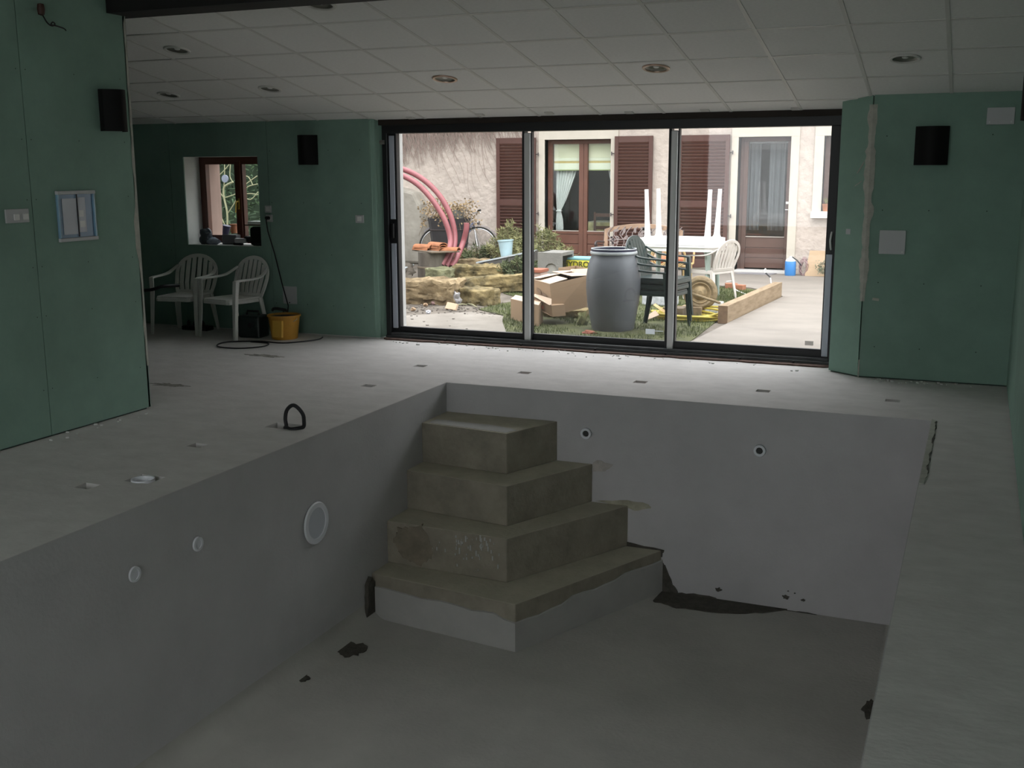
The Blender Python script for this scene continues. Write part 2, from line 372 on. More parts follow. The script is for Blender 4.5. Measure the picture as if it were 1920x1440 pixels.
# thin render skin covering the deck edge on the pool side so that wall and deck edge read as one
e = .004
mb = MB(); mb.box((PXL, PY0, -.16), (PXL+e, PY1, -.001)); mb.box((PXL+e, PY1-e, -.16), (PXR, PY1, -.001)); mb.box((PXR-e, PY0, -.16), (PXR, PY1-e, -.001)); mb.build('render_skin', M_pool, pool)
# coved foot along the long walls
def cove(y0, y1, x, sgn, r=.13):
    prof = [(x, PZ), (x, PZ+r)] + [(x+sgn*r*(1-math.cos(a)), PZ+r*(1-math.sin(a))) for a in [math.pi/2*k/8 for k in range(1, 8)]] + [(x+sgn*r*1.25, PZ)]
    m_ = MB(); n = len(prof); vs = []
    for y in (y0, y1): vs += [(u, y, z) for u, z in prof]
    m_.add(vs, [tuple(range(n)), tuple(range(n, 2*n))[::-1]] + [(i, (i+1) % n, n+(i+1) % n, n+i) for i in range(n)])
    return m_
cove(PY0, 6.27, PXL, 1).build('cove', M_poolfloor, pool, smooth=True)
# chipped deck arris on the right
mb = MB(); pts = [(-.205+random.uniform(-.004, .006), 5.9+i*.05, 0) for i in range(31)]
mb.prism([(-.19, 5.9)] + [(-.165+random.uniform(-.006, .010), 5.9+i*.052) for i in range(31)] + [(-.19, 7.5)], 'z', .0005, .006); mb.build('chipped_edge', M_filler, pool)
mb = MB(); mb.prism([(-.165, 6.1)] + [(-.156+random.uniform(-.003, .005), 6.1+i*.048) for i in range(29)] + [(-.168, 7.46)], 'z', .0005, .0035); mb.build('crack', M_wet, pool)
# dark mortar patches
def patch(poly, axis, at, th, name='mortar_patch', m=M_wet, par=pool):
    m_ = MB(); m_.prism(poly, axis, at, at+th); return m_.build(name, m, par)
def jag(pts, amt, n=5, seed=1):
    rnd = random.Random(seed); out = []
    for i in range(len(pts)):
        a, b = V((*pts[i], 0)), V((*pts[(i+1) % len(pts)], 0))
        for k in range(n):
            q = a.lerp(b, k/n); out.append((q.x+rnd.uniform(-amt, amt), q.y+rnd.uniform(-amt, amt)))
    return out
F = lambda px, py: G(px, py, PZ)
B = lambda px, py: W(px, py, PY1)
# far wall foot patch (on floor and climbing the wall)
flo = [F(1222, 1128), F(1245, 1133), F(1268, 1141), F(1310, 1145), F(1350, 1151), F(1400, 1151), F(1445, 1149)]
pp = [(p.x, min(p.y, PY1-.01)) for p in flo]; pp = jag(pp, .008, 3, 2)[:-3]+[(pp[-1][0]+.1, PY1-.001), (pp[0][0]+.02, PY1-.001)]
patch(pp, 'z', PZ+.001, .008)
for k, (pts_, mm_) in enumerate((([(1112, 868), (1120, 862), (1150, 872), (1135, 884), (1112, 884)], (.41, .375, .35)), ([(1118, 938), (1178, 938), (1215, 944), (1222, 952), (1190, 958), (1178, 952)], (.38, .36, .28)))):
    q_ = [B(*p) for p in pts_]; patch(jag([(p.x, p.z) for p in q_], .004, 4, 30+k), 'y', PY1-.006, .002, 'stain', mat('wall_stain_%d' % k, mm_, .9, var=.2, vscale=9))
wal = [(1234, 1124), (1240, 1052), (1247, 1060), (1262, 1095), (1272, 1112), (1300, 1112), (1330, 1118), (1352, 1130), (1385, 1132), (1400, 1138), (1430, 1142), (1470, 1152), (1530, 1160)]
wp = [B(*q) for q in wal]; poly = [(p.x, max(p.z, PZ+.002)) for p in wp] + [(wp[-1].x, PZ), (wp[0].x, PZ)]
patch(jag(poly, .005, 4, 3), 'y', PY1-.009, .008)
top4 = [B(1160, 1022), B(1172, 1014), B(1245, 1032), B(1241, 1043), B(1200, 1036), B(1165, 1032)]
patch(jag([(p.x, p.z) for p in top4], .005, 4, 4), 'y', PY1-.009, .008)
for (px, py, r) in ((1347, 1105, .022), (1473, 1119, .024), (1506, 1125, .014), (1478, 1108, .006), (1490, 1112, .006)):
    c = B(px, py); patch(blotch(c.x, c.z, r, r*.6, 0, px), 'y', PY1-.006, .005)
for (px, py, rx, ry, s_) in ((656, 1219, .10, .10, 5), (564, 1272, .055, .05, 6), (1634, 1330, .05, .12, 7)):
    c = F(px, py); patch(blotch(c.x, c.y, rx, ry, 0, s_, 24, jag=.22), 'z', PZ+.0015, .007)
# light rings (fittings) in the pool walls
def fitting(name, label, c, axis, r, inner, dark, cat='pipe fitting', group=None, depth=.018):
    rz_ = {'x': Matrix.Rotation(math.pi/2, 4, 'Y'), 'y': Matrix.Rotation(math.pi/2, 4, 'X')}[axis]
    t = thing(name, label, cat, c, group=group)
    M3 = rz_
    m_ = MB(); m_.lathe([(inner, .0), (inner, depth), (r*.96, depth), (r, depth*.5), (r, 0)], seg=32, M=M3); m_.build('ring', M_pvc, t, smooth=True)
    m_ = MB(); m_.lathe([(0, depth*.35), (inner*1.02, depth*.35)], seg=28, M=M3); m_.build('centre', dark, t)
    return t
fitting('light_niche', 'large round white underwater light niche in the left pool wall', (PXL+.005, 5.60, -.56), 'x', .135, .10, mat('niche_plate', (.56, .58, .63), .45), 'light niche', depth=.012)
fitting('wall_inlet', 'small white inlet on the left pool wall, nearer the light niche', (PXL+.005, 4.47, -.33), 'x', .040, .026, M_pvc, depth=.010)
fitting('wall_inlet', 'small white inlet on the left pool wall, nearest the camera', (PXL+.005, 3.99, -.33), 'x', .040, .026, M_pvc, depth=.010)
for (px, py, lb) in ((1100, 812, 'white round return nozzle with dark hole, beside the pool steps'), (1425, 844, 'white round return nozzle with dark hole, right half of the far pool wall')):
    c = B(px, py); fitting('return_nozzle', lb, (c.x, PY1-.005, c.z), 'y', .042, .024, M_pvcdark, depth=-.012 if False else .02)
# steps
steps = thing('pool_steps', 'bare brown-grey concrete corner steps going down into the empty pool', 'steps', (-3.71, 7.48, PZ))
ST = [((7.06), (-2.99, 6.98), -2.79, -.23), ((6.81), (-2.87, 6.70), -2.51, -.53), ((6.50), (-2.77, 6.46), -2.23, -.82), ((6.27), (-2.57, 6.13), -1.97, -1.13)]
for k, (yl, cc, xr, z) in enumerate(ST):
    zb = ST[k+1][3] if k < 3 else PZ
    mb = MB(); g = .0
    poly = [(PXL+g, yl), cc, (xr, PY1-g), (PXL+g, PY1-g)]
    mb.prism(poly, 'z', zb, z)
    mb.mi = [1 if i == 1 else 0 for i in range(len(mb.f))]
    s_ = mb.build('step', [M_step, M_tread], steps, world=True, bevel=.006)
    # treads take a paler material than the risers
    if k == 3:      # lower part of the last riser wears a pale slurry coat
        q = [(PXL+.005, yl-.012), (cc[0]+.004, cc[1]-.014), (xr+.013, PY1-.01)]
        mb = MB(); vs = []; n = 14
        path = [V((*q[0], 0)).lerp(V((*q[1], 0)), i/n) for i in range(n)] + [V((*q[1], 0)).lerp(V((*q[2], 0)), i/n) for i in range(n+1)]
        for i, p in enumerate(path):
            h = -1.225 + .008*math.sin(i*1.1) - (.03 if n-1 <= i < n+5 else 0)+(.02 if i > 2*n-5 else 0) + random.uniform(-.005, .005)
            vs += [(p.x, p.y, PZ), (p.x, p.y, h), (p.x-.004, p.y+.02, h+.006)]
        fs = []
        for i in range(len(path)-1):
            a, b = i*3, i*3+3; fs += [(a, b, b+1, a+1), (a+1, b+1, b+2, a+2)]
        mb.add(vs, fs); mb.build('slurry_coat', M_coat, steps, world=True)
mb = MB(); mb.prism(jag([(-3.66, 7.075), (-3.0, 7.0), (-2.96, 7.10), (-3.12, 7.17), (-3.66, 7.20)], .006, 6, 12), 'z', -.2295, -.2275); mb.build('pale_tread_strip', M_coat, steps, world=True)  # paler strip along the front of the top tread, in the coat colour
mb = MB(); rnd = random.Random(15)
for k in range(60):
    px, py = rnd.gauss(895, 35), rnd.gauss(1025, 18); yk = 6.50-.04*(W(px, py, 6.48).x-PXL)/.94; p = W(px, py, yk-.002)
    if p.z > -.84 or p.z < -1.10 or p.x < -3.68 or p.x > -2.8: continue
    a_ = rnd.uniform(.002, .006); h_ = a_*rnd.uniform(1, 4); mb.box((p.x-a_, yk-.004, p.z-h_), (p.x+a_, yk+.004, p.z+h_))
mb.build('slurry_flecks', M_coat, steps, world=True, kind='stuff')
q_ = [(745, 990), (790, 985), (805, 1010), (815, 1040), (790, 1062), (755, 1045), (738, 1015)]; q_ = [W(px, py, 6.49) for px, py in q_]
mb = MB(); mb.prism(jag([(p.x, p.z) for p in q_], .013, 7, 17), 'y', 6.492-.008, 6.505); mb.build('damp_stain', mat('damp_stain', (.215, .185, .14), .9, var=.2, vscale=7), steps, world=True)
# mortar smears on the step ends at the left wall
zs = [W(0, 0, 5)]  # (dummy measure)
lp = [(690, 1080), (697, 1090), (700, 1120), (702, 1150), (716, 1172), (712, 1180), (690, 1178), (678, 1166), (684, 1140), (683, 1100)]
def onwall(px, py, x=PXL):
    v = ray(px, py); t = x/v.x; return V((0, 0, EYE))+v*t
pl = [onwall(*q) for q in lp]
patch(jag([(p.y, p.z) for p in pl], .006, 4, 9), 'x', PXL+.001, .03)
# --- left wall (pillar) x = -5.2, boards as parts
mb = MB(); mb.box((XL-.30, YN, -.0), (XL-.02, 5.86, 4.2)); wl = struct(mb.build('wall_left', M_joint), 'left wall of green plasterboard')
ys = [5.88, 4.985, 3.785, 2.585, 1.385, .185, -1.015, -2.2, -2.6]
for a, b in zip(ys, ys[1:]):
    mb = MB(); mb.box((XL-.02, b+.003, .012), (XL, a-(0 if a == 5.88 else .003), 4.2)); mb.build('plasterboard', M_green, wl)
mb = MB(); mb.box((XL-.31, 5.86, .012), (XL-.0, 5.875, 4.2)); mb.build('plasterboard', M_green2, wl)
mb = MB(); pts = []
for i in range(26): z = .3+i*.09; pts.append((5.882-.012-random.uniform(0, .012)-(0.02 if 8 < i < 12 else 0), z))
mb.prism(pts + [(5.884, 2.6), (5.884, .3)], 'x', XL-.001, XL+.003); mb.build('corner_bead', M_filler, wl)
# --- far left wall with the small window
WX0, WX1, WZ0, WZ1 = -7.53, -6.62, .86, 1.75
mb = MB(); panel(mb, -9.6, -5.30, 0, 2.4, 9.243, 9.80, [(WX0, WX1, WZ0, WZ1)], XZ); wf = struct(mb.build('wall_far_left', M_plaster), 'far left wall of green plasterboard with a small window')
bx = [-9.6, -8.9, -7.7, -6.5, -5.33]
for a, b in zip(bx, bx[1:]):
    hs = [(max(a+.002, WX0), min(b-.002, WX1), WZ0, WZ1)] if (a < WX1 and b > WX0) else []
    mb = MB(); panel(mb, a+.002, b-.002, .012, 2.09, 9.23, 9.243, hs, XZ); mb.build('plasterboard', M_green, wf)
mb = MB(); mb.prism([(-5.332, 9.23), (-5.252, 9.36), (-5.298, 9.36), (-5.298, 9.243)], 'z', .012, 2.4); mb.build('plasterboard', M_green2, wf)
mb = MB(); mb.prism([(-5.345, 9.227), (-5.331, 9.227), (-5.322, 9.24), (-5.345, 9.24)], 'z', .02, 2.07); mb.build('corner_bead', M_green2, wf)
# --- far right wall
mb = MB(); mb.prism([(-1.02, 9.6), (-1.02, 9.07), (-.80, 8.90), (.45, 8.885), (.45, 9.6)], 'z', 0, 2.4); wr = struct(mb.build('wall_far_right', M_joint), 'far right wall of green plasterboard beside the glass door')
mb = MB(); mb.prism([(-1.035, 9.4), (-1.035, 9.045), (-.795, 8.875), (-.79, 8.893), (-1.02, 9.06), (-1.02, 9.4)], 'z', .012, 2.4); mb.build('plasterboard', M_green2, wr)
mb = MB(); mb.box((-.785, 8.87, .012), (XR, 8.885, 2.4)); mb.build('plasterboard', M_green, wr)
# jagged filler over the corner joint
rnd = random.Random(3); L = []; R_ = []
for i in range(44):
    z = .60+i*.0345; wd = .018+rnd.uniform(-.006, .008) + (.018 if 24 < i < 34 else 0)+(.012 if i > 38 else 0)+(.018 if 6 < i < 10 else 0)-(.012 if i < 3 else 0)
    L.append((-.80-wd*.6-rnd.uniform(0, .01), z)); R_.append((-.775+wd*.55+(.02 if 18 < i < 22 else 0), z))
mb = MB(); vs = []; fs = []
for i, (l, r) in enumerate(zip(L, R_)):
    y_l = 8.872+(-.795-l[0])*(-.7)*-1 if l[0] < -.795 else 8.868
    vs += [(l[0], y_l-.004, l[1]), (-.79, 8.8655, l[1]), (r[0], 8.8668, r[1])]
for i in range(len(L)-1): a = i*3; fs += [(a, a+3, a+4, a+1), (a+1, a+4, a+5, a+2)]
mb.add(vs, fs); mb.build('filler_strip', M_filler, wr)
for (x, z, w_, h_, a_) in ((-.86, 1.62, .008, .10, .5), (-.87, 1.50, .006, .07, .9), (-.69, 0.62, .05, .02, .1)):
    mb = MB(); mb.box((x-w_/2, 8.86+max(0, (-.795-x))*.7, z-h_/2), (x+w_/2, 8.868+max(0, (-.795-x))*.7, z+h_/2), Ry(a_)); mb.build('filler_smear', M_filler, wr)
mb = MB(); mb.box((-.792, 8.864, .0), (-.782, 8.871, .14)); mb.build('filler_strip', M_filler, wr)
# screw heads
def screws(pts, ax, par, r=.005):
    m_ = MB()
    for p in pts:
        p = V(p); n = V(ax)
        u = n.orthogonal().normalized(); w = n.cross(u); c = p+n*.0012
        vs = [c+(u*math.cos(k*1.0472)+w*math.sin(k*1.0472))*r for k in range(6)]; m_.add(vs, [tuple(range(6))])
    m_.build('screw_heads', M_joint, par, kind='stuff')
screws([(x, 8.869, z) for x in (-.68, -.35, .05) for z in (.25, .75, 1.3, 1.85)], (0, -1, 0), wr)
screws([(x, 9.229, z) for x in (-5.45, -5.8, -6.1, -6.47, -7.75, -8.2) for z in (.3, .8, 1.3, 1.8)], (0, -1, 0), wf)
screws([(XL+.0, y, z) for y in (5.8, 5.4, 5.02, 4.95, 4.5) for z in (.3, .75, 1.05, 1.45, 1.8, 2.2)], (1, 0, 0), wl, .004)
# --- right wall
mb = MB(); mb.box((XR+.015, YN, 0), (XR+.25, 8.87, 4.2)); wrt = struct(mb.build('wall_right', M_joint), 'right wall of green plasterboard')
yy = [8.868, 7.67, 6.47, 5.27, 4.07, 2.87, 1.67, .47, -.73, -1.93, -2.6]
for a, b in zip(yy, yy[1:]):
    mb = MB(); mb.box((XR, b+.003, .012), (XR+.015, a-.003, 4.2)); mb.build('plasterboard', M_green2, wrt)
# --- hidden closing walls
mb = MB(); mb.box((-9.8, 4.8, 0), (-9.6, 9.75, 4)); struct(mb.build('wall_alcove_left', M_green), 'dark far end of the alcove')
mb = MB(); mb.box((-9.6, 4.6, 0), (-5.5, 4.8, 4)); struct(mb.build('wall_alcove_near', M_green), 'near side of the alcove')
YN = -2.6
mb = MB(); panel(mb, -5.5, .53, -.02, 4.4, YN-.2, YN, [(-5.0, .2, .02, 3.1)], XZ); struct(mb.build('wall_near', M_green), 'wall behind the viewer')
w2 = MB(); panel(w2, -5.0, .2, .02, 3.1, YN-.15, YN-.05, [(-4.92, -2.5, .1, 3.0), (-2.4, .12, .1, 3.0)], XZ); w2 = struct(w2.build('window_2', M_anth), 'unseen glazed opening behind the viewer, enlarged for daylight')  # unseen window, made this large to bring daylight onto pool and near walls
mb = MB(); mb.box((-4.92, YN-.11, .1), (.12, YN-.10, 3.0)); mb.build('pane', M_glass, w2)
# --- ceiling
mb = MB(); y0, y1, yr = 9.8, 6.0, 1.4
pts = [(9.8, cz(9.8)+.06), (yr, cz(yr)+.06), (-2.9, cz(yr)+.06), (-2.9, cz(yr)+.2), (yr, cz(yr)+.2), (9.8, cz(9.8)+.2)]
mb.prism(pts, 'x', -9.8, .6); ceil = struct(mb.build('ceiling', M_plaster), 'sloping suspended ceiling of pale square tiles')
# separate grid bars and tiles
rows = [9.34, 8.97, 8.38, 7.79, 7.20, 6.61, 6.02, 5.43, 4.84, 4.25, 3.66, 3.07, 2.48, 1.89]
colsx = [.28] + [-.25-.565*k for k in range(0, 17)]
ang = math.atan(-.191)
lampw = {}
LAMPS = [(601, 9), (332, 94), (316, 178), (506, 167), (834, 148), (1230, 128), (1697, 110)]
def onceil(px, py):
    v = ray(px, py); n = V((0, .191, 1)); d = 2.08+.191*9.23; t = (d-EYE)/(n.dot(v)); return V((0, 0, EYE))+v*t
lampc = [onceil(*q) for q in LAMPS]
CN = V((0, .191, 1)).normalized(); CT = V((0, 1, -.191)).normalized()
shared = {}
for j in range(len(rows)-1):
    for i in range(len(colsx)-1):
        a, b, c, d = colsx[i+1]+.010, colsx[i]-.010, rows[j+1]+.010, rows[j]-.010
        if b < -9.5 or (j > 6 and b < -5.2): continue
        if j > 6 and i > 10: continue
        if (j == 0 and b < -5.3): d = 9.225
        hole = None
        for lc in lampc:
            if a-.01 < lc.x < b+.01 and c-.01 < lc.y < d+.01: hole = lc
        cx, cy = (a+b)/2, (c+d)/2
        key = (round(b-a, 3), round(d-c, 3)); w_, h_ = (b-a)/2, (d-c)/2
        if hole is None and key in shared:
            o = bpy.data.objects.new('ceiling_tile', shared[key]); COL.objects.link(o)
        elif hole is None:
            mb = MB(); mb.box((-w_, -h_/math.cos(ang)*1, 0), (w_, h_/math.cos(ang), .014)); o = mb.build('ceiling_tile', M_tile); shared[key] = o.data
        else:
            hx = max(-w_+.105, min(w_-.105, hole.x-cx)); hy = max(-h_+.105, min(h_-.105, hole.y-cy)); hole.x = cx+hx; hole.y = cy+hy; hole.z = cz(hole.y)
            hy2 = hy/math.cos(ang); n = 32; rr = .088; vs = []; H2 = h_/math.cos(ang)
            for k in range(n):
                t = 2*math.pi*k/n; dx, dy = math.cos(t), math.sin(t)
                sx = ((w_-hx) if dx > 0 else (w_+hx))/max(abs(dx), 1e-6); sy = ((H2-hy2) if dy > 0 else (H2+hy2))/max(abs(dy), 1e-6); q = min(sx, sy)
                vs += [(hx+dx*rr, hy2+dy*rr, 0), (hx+dx*q, hy2+dy*q, 0), (hx+dx*rr, hy2+dy*rr, .014), (hx+dx*q, hy2+dy*q, .014)]
            fs = []
            for k in range(n):
                p, q = k*4, ((k+1) % n)*4; fs += [(p, p+1, q+1, q), (p+2, q+2, q+3, p+3), (p, q, q+2, p+2)]
            # fill the four outer corners
            cs = [(w_, H2), (-w_, H2), (-w_, -H2), (w_, -H2)]; base = len(vs)
            mb = MB(); mb.add(vs, fs)
            for (ux, uy) in cs:
                tt = math.atan2(uy-hy2, ux-hx) % (2*math.pi); k = int(tt/(2*math.pi)*n); p, q = k*4, ((k+1) % n)*4
                mb.add([vs[p+1], (ux, uy, 0), vs[q+1]], [(0, 1, 2)])
            o = mb.build('ceiling_tile', M_tile)
        o.parent = ceil; o.location = (cx, cy, cz(cy)+.004); o.rotation_euler = (ang, 0, 0)
me_bar = {}
def bar(p0, p1, name='grid_bar'):
    p0, p1 = V(p0), V(p1); t = (p1-p0).normalized(); sd = t.cross(CN).normalized(); m_ = MB(); hw = .0125
    vs = []
    for p in (p0, p1):
        for a_, b_ in ((-hw, 0), (hw, 0), (hw, .020), (-hw, .020)): vs.append(p+sd*a_+CN*b_)
    m_.add(vs, [(0, 1, 2, 3), (4, 7, 6, 5), (0, 4, 5, 1), (1, 5, 6, 2), (2, 6, 7, 3), (3, 7, 4, 0)]); return m_.build(name, M_bar, ceil)
for x in colsx[1:]:
    if x > -5.1: bar((x, rows[-1], cz(rows[-1])), (x, 9.33, cz(9.33)))
    else: bar((x, 6.02, cz(6.02)), (x, 9.225, cz(9.225)))
for j, y in enumerate(rows[1:]):
    if j < 6: bar((-9.5, y, cz(y)-.0005), (.28, y, cz(y)-.0005))
    else: bar((-5.2, y, cz(y)-.0005), (.28, y, cz(y)-.0005))
for px, py in ((770, 221), (900, 215), (1030, 212), (1180, 211), (1322, 207), (1492, 204)):
    c = onceil(px, py); mb = MB(); mb.box((c.x-.035, c.y-.03, cz(c.y)-.006), (c.x+.035, c.y+.03, cz(c.y)+.004), Rx(ang)); mb.build('edge_clip', M_bar, ceil)
# black beam
mb = MB(); mb.box((-5.45, 5.72, 2.60), (.28, 5.98, 2.95)); bmo = mb.build('trim_1', M_blackbeam); struct(bmo, 'black ceiling beam at the top left')
# downlights
LB = ['round recessed downlight in the ceiling, cut by the top of the photo', 'dark round downlight with a glint, second nearest, at upper left of the ceiling',
      'dark round downlight deepest in the left alcove, nearest the pillar', 'round downlight left of centre above the small window side',
      'copper-rimmed downlight just above the left end of the glass door', 'copper-rimmed downlight above the middle of the glass door', 'round downlight at the right, above the black wall lamp']
for k, c in enumerate(lampc):
    t = thing('downlight', LB[k], 'ceiling light', (c.x, c.y, cz(c.y)), group='recessed ceiling downlights', rot=(ang, 0, 0))
    mb = MB(); mb.lathe([(.078, .002), (.080, -.006), (.094, -.008), (.100, -.004), (.101, .003)], seg=36); mb.build('rim', M_lampglass if k in (4, 5) else M_bar, t, smooth=True)
    mb = MB(); mb.lathe([(.079, .0), (.072, .006), (.055, .010), (.03, .013), (0, .014)], seg=32); mb.build('reflector', M_lampref, t, smooth=True)
    mb = MB(); mb.lathe([(0, .002), (.014, .003), (.021, .006), (.022, .012)], seg=16); mb.build('bulb', M_whitep, t, smooth=True)
# =================================================================== glass door (door_1)
DY = 9.37
X0, X1 = -5.25, -1.03
door = MB(); door.bev((X0, 9.30, 1.95), (X1, 9.46, 2.03), .004)
door = struct(door.build('door_1', M_anth), 'wide three-panel sliding glass door in an anthracite frame')
def dpart(name, a, b, m_=M_anth, r=.004, lab=None):
    q = MB(); q.bev(a, b, r); o = q.build(name, m_, door)
    if lab: o['label'] = lab
    return o
dpart('lintel', (X0-.02, 9.27, 2.025), (X1, 9.5, 2.10), M_lintel)
dpart('side_frame', (X0, 9.30, 0), (X0+.05, 9.46, 1.955)); dpart('side_frame', (X1-.045, 9.30, 0), (X1, 9.46, 1.955))
dpart('sill', (X0, 9.28, .0), (X1, 9.48, .035), M_track); dpart('track', (X0+.03, 9.305, .034), (X1-.02, 9.325, .06), M_track); dpart('track', (X0+.03, 9.345, .034), (X1-.02, 9.36, .06), M_track)
dpart('bottom_rail', (-5.20, 9.36, .04), (-3.78, 9.40, .115)); dpart('bottom_rail', (-3.84, 9.39, .04), (-2.41, 9.43, .115)); dpart('bottom_rail', (-2.47, 9.36, .04), (X1-.04, 9.40, .125))
for xx, w_ in ((-3.84, .024), (-2.485, .024)): dpart('stile', (xx, 9.35, .05), (xx+w_, 9.44, 1.955))
dpart('mullion_cover', (-3.816, 9.335, .05), (-3.757, 9.40, 1.935), M_alu, .01, 'bare silver-grey aluminium stile'); dpart('mullion_cover', (-2.461, 9.335, .05), (-2.405, 9.40, 1.935), M_alu, .01, 'bare silver-grey aluminium stile')
dpart('stile', (-3.757, 9.36, .06), (-3.747, 9.42, 1.95)); dpart('stile', (-2.405, 9.36, .06), (-2.393, 9.42, 1.95))
dpart('stile', (X0+.04, 9.35, .05), (-5.125, 9.42, 1.955)); dpart('stile', (-1.145, 9.35, .05), (X1-.04, 9.42, 1.955))
dpart('protective_film', (-5.195, 9.335, 1.15), (-5.145, 9.352, 1.93), M_film, .003, 'blue-grey protective film'); dpart('protective_film', (-5.195, 9.335, .10), (-5.145, 9.352, .92), M_film, .003, 'blue-grey protective film')
dpart('protective_film', (-1.135, 9.335, .07), (-1.085, 9.352, .92), M_film, .003, 'blue-grey protective film')
dpart('handle', (-5.19, 9.315, .97), (-5.155, 9.352, 1.11), M_black, .006); 
q = MB(); q.tube([(-1.10, 9.345, 1.10), (-1.10, 9.315, 1.08), (-1.105, 9.312, 1.03), (-1.10, 9.315, .98), (-1.10, 9.345, .96)], .008, 8); q.build('handle', M_alu, door, smooth=True)
for a, b, y in ((-5.125, -3.84, 9.38), (-3.75, -2.485, 9.41), (-2.395, -1.145, 9.38)):
    q = MB(); q.box((a, y-.002, .11), (b, y+.002, 1.952)); q.build('pane', M_glass, door)
for x in (-4.6, -3.82, -3.1, -2.45, -1.8, -1.35):
    dpart('frame_screw', (x-.01, 9.262, .012), (x+.01, 9.285, .03), M_black, .003)
q = MB(); c = W(1219, 622, 9.40); q.box((c.x-.042, 9.40, c.z-.022), (c.x+.042, 9.402, c.z+.024)); q.box((c.x+.042, 9.40, c.z+.006), (c.x+.12, 9.402, c.z+.012)); q = q.build('glazing_label', M_lab1, door); q['label'] = 'white sticker'
q = MB(); c = W(1517, 644, 9.372); q.box((c.x-.035, 9.372, c.z-.016), (c.x+.035, 9.374, c.z+.02)); q = q.build('glazing_label', M_lab2, door); q['label'] = 'faded grey sticker'
mb = MB(); mb.lathe([(.0, 0), (.022, 0), (.022, .05), (0, .05)], (-5.27, 9.31, 1.87), 16, M=Matrix.Rotation(math.pi/2, 4, 'Y')); tag(mb.build('pipe_stub', M_conc), 'small grey round pipe end at the top left corner of the glass door', 'pipe')
# =================================================================== small window (window_1)
mb = MB(); FY = 9.47
panel(mb, WX0+.01, WX1-.0, WZ0+.01, WZ1, FY, FY+.06, [(-7.445, -7.085, WZ0+.09, WZ1-.075), (-6.985, -6.60, WZ0+.09, WZ1-.075)], XZ)
win = struct(mb.build('window_1', M_wframe), 'small red-brown wooden casement window in a deep reveal')
mb = MB(); mb.bev((-7.07, FY-.02, WZ0+.05), (-7.0, FY+.0, WZ1-.04), .006); mb.build('centre_stile', M_wframe, win)
mb = MB(); mb.box((-7.46, FY+.03, WZ0+.05), (-6.6, FY+.034, WZ1-.04)); mb.build('pane', M_wglass, win)
mb = MB(); mb.bev((-7.05, FY-.028, 1.22), (-7.02, FY-.018, 1.33), .003); mb.tube([(-7.035, FY-.025, 1.30), (-7.035, FY-.06, 1.30), (-7.04, FY-.065, 1.27), (-7.047, FY-.062, 1.19)], .007, 8); mb.build('window_handle', M_brass, win, smooth=True)
mb = MB(); mb.box((WX0, 9.235, WZ0-.012), (WX1, FY, WZ0+.004)); mb.build('window_sill', M_whitep, win)
# =================================================================== wall fittings
def lamp(loc, rz, lab, w_=.235, h_=.28, d_=.11, grp='black curved wall lamps'):
    t = thing('wall_lamp', lab, 'wall lamp', loc, rz, grp)     # local: wall plane y=0, lamp bulges to -y
    n = 14; vs = []; fs = []
    arc = [(-w_/2+w_*k/n, -d_*(.35+.65*math.sin(math.pi*k/n))) for k in range(n+1)]
    m_ = MB(); m_.prism([(-w_/2, -.003)] + arc + [(w_/2, -.003), (w_/2-.006, -.003)] + [(u*.95, v+.006) for u, v in arc[::-1]] + [(-w_/2+.006, -.003)], 'z', -h_/2, h_/2)
    m_.build('shade', M_lampblack, t, smooth=True)
    m_ = MB(); m_.box((-.05, -.02, -.08), (.05, -.002, .08)); m_.box((-.02, -.05, -.06), (.02, -.018, .06)); m_.build('wall_bracket', M_black, t)
    return t
lamp((-6.015, 9.229, 1.805), 0, 'black curved wall lamp on the far left wall, right of the small window', w_=.205)
lamp((-.36, 8.869, 1.775), 0, 'black curved wall lamp on the right-hand green wall, above the blank plate', w_=.235)
lamp((XL+.001, 5.69, 1.995), math.pi/2, 'black curved wall lamp high on the left pillar wall', w_=.20, h_=.26)
c = onwall(1917, 178, .17)
lamp((XR-.001, c.y, c.z), -math.pi/2, 'black wall lamp on the right wall, cut by the right edge of the photo', w_=.22, h_=.27)
def plate(name, lab, cat, x0, x1, z0, z1, y, m_=M_cover, rz=0, par=None):
    t = thing(name, lab, cat, ((x0+x1)/2, y, (z0+z1)/2), rz)
    w_, h_ = abs(x1-x0)/2, (z1-z0)/2
    q = MB(); q.bev((-w_, -.012, -h_), (w_, 0, h_), .003); q.build('plate', m_, t); return t, w_, h_
def screws2(t, w_, h_, y=-.013):
    for sx in (-1, 1):
        q = MB(); q.box((sx*w_*.78-.004, y-.001, -h_*.7-.006), (sx*w_*.78+.004, y+.001, -h_*.7+.006)); q.build('screw', M_alu, t)
t, w_, h_ = plate('access_plate', 'square blank grey-white cover plate on the right green wall, at switch height', 'cover plate', -.69, -.50, .97, 1.15, 8.869)
q = MB(); q.lathe([(0, 0), (.006, 0), (.006, .004), (0, .004)], (w_*.8, -.016, -h_*.8), 10, M=Matrix.Rotation(math.pi/2, 4, 'X')); q.build('screw', M_alu, t)
t, w_, h_ = plate('access_plate', 'rectangular white cover plate high up near the right corner', 'cover plate', 0.0, .185, 1.92, 2.04, 8.869); screws2(t, w_, h_)
t, w_, h_ = plate('access_plate', 'blank grey cover plate low on the wall above the ochre bucket', 'cover plate', -6.38, -6.22, .30, .475, 9.229)
q = MB(); q.lathe([(0, 0), (.006, 0), (.006, .004), (0, .004)], (0.0, -.016, -h_*.85), 10, M=Matrix.Rotation(math.pi/2, 4, 'X')); q.build('screw', M_cable, t)
t, w_, h_ = plate('light_switch', 'small white switch on the splayed strip right of the glass door', 'switch', -.965, -.885, 1.09, 1.165, 8.985, M_whitep, math.radians(-35))
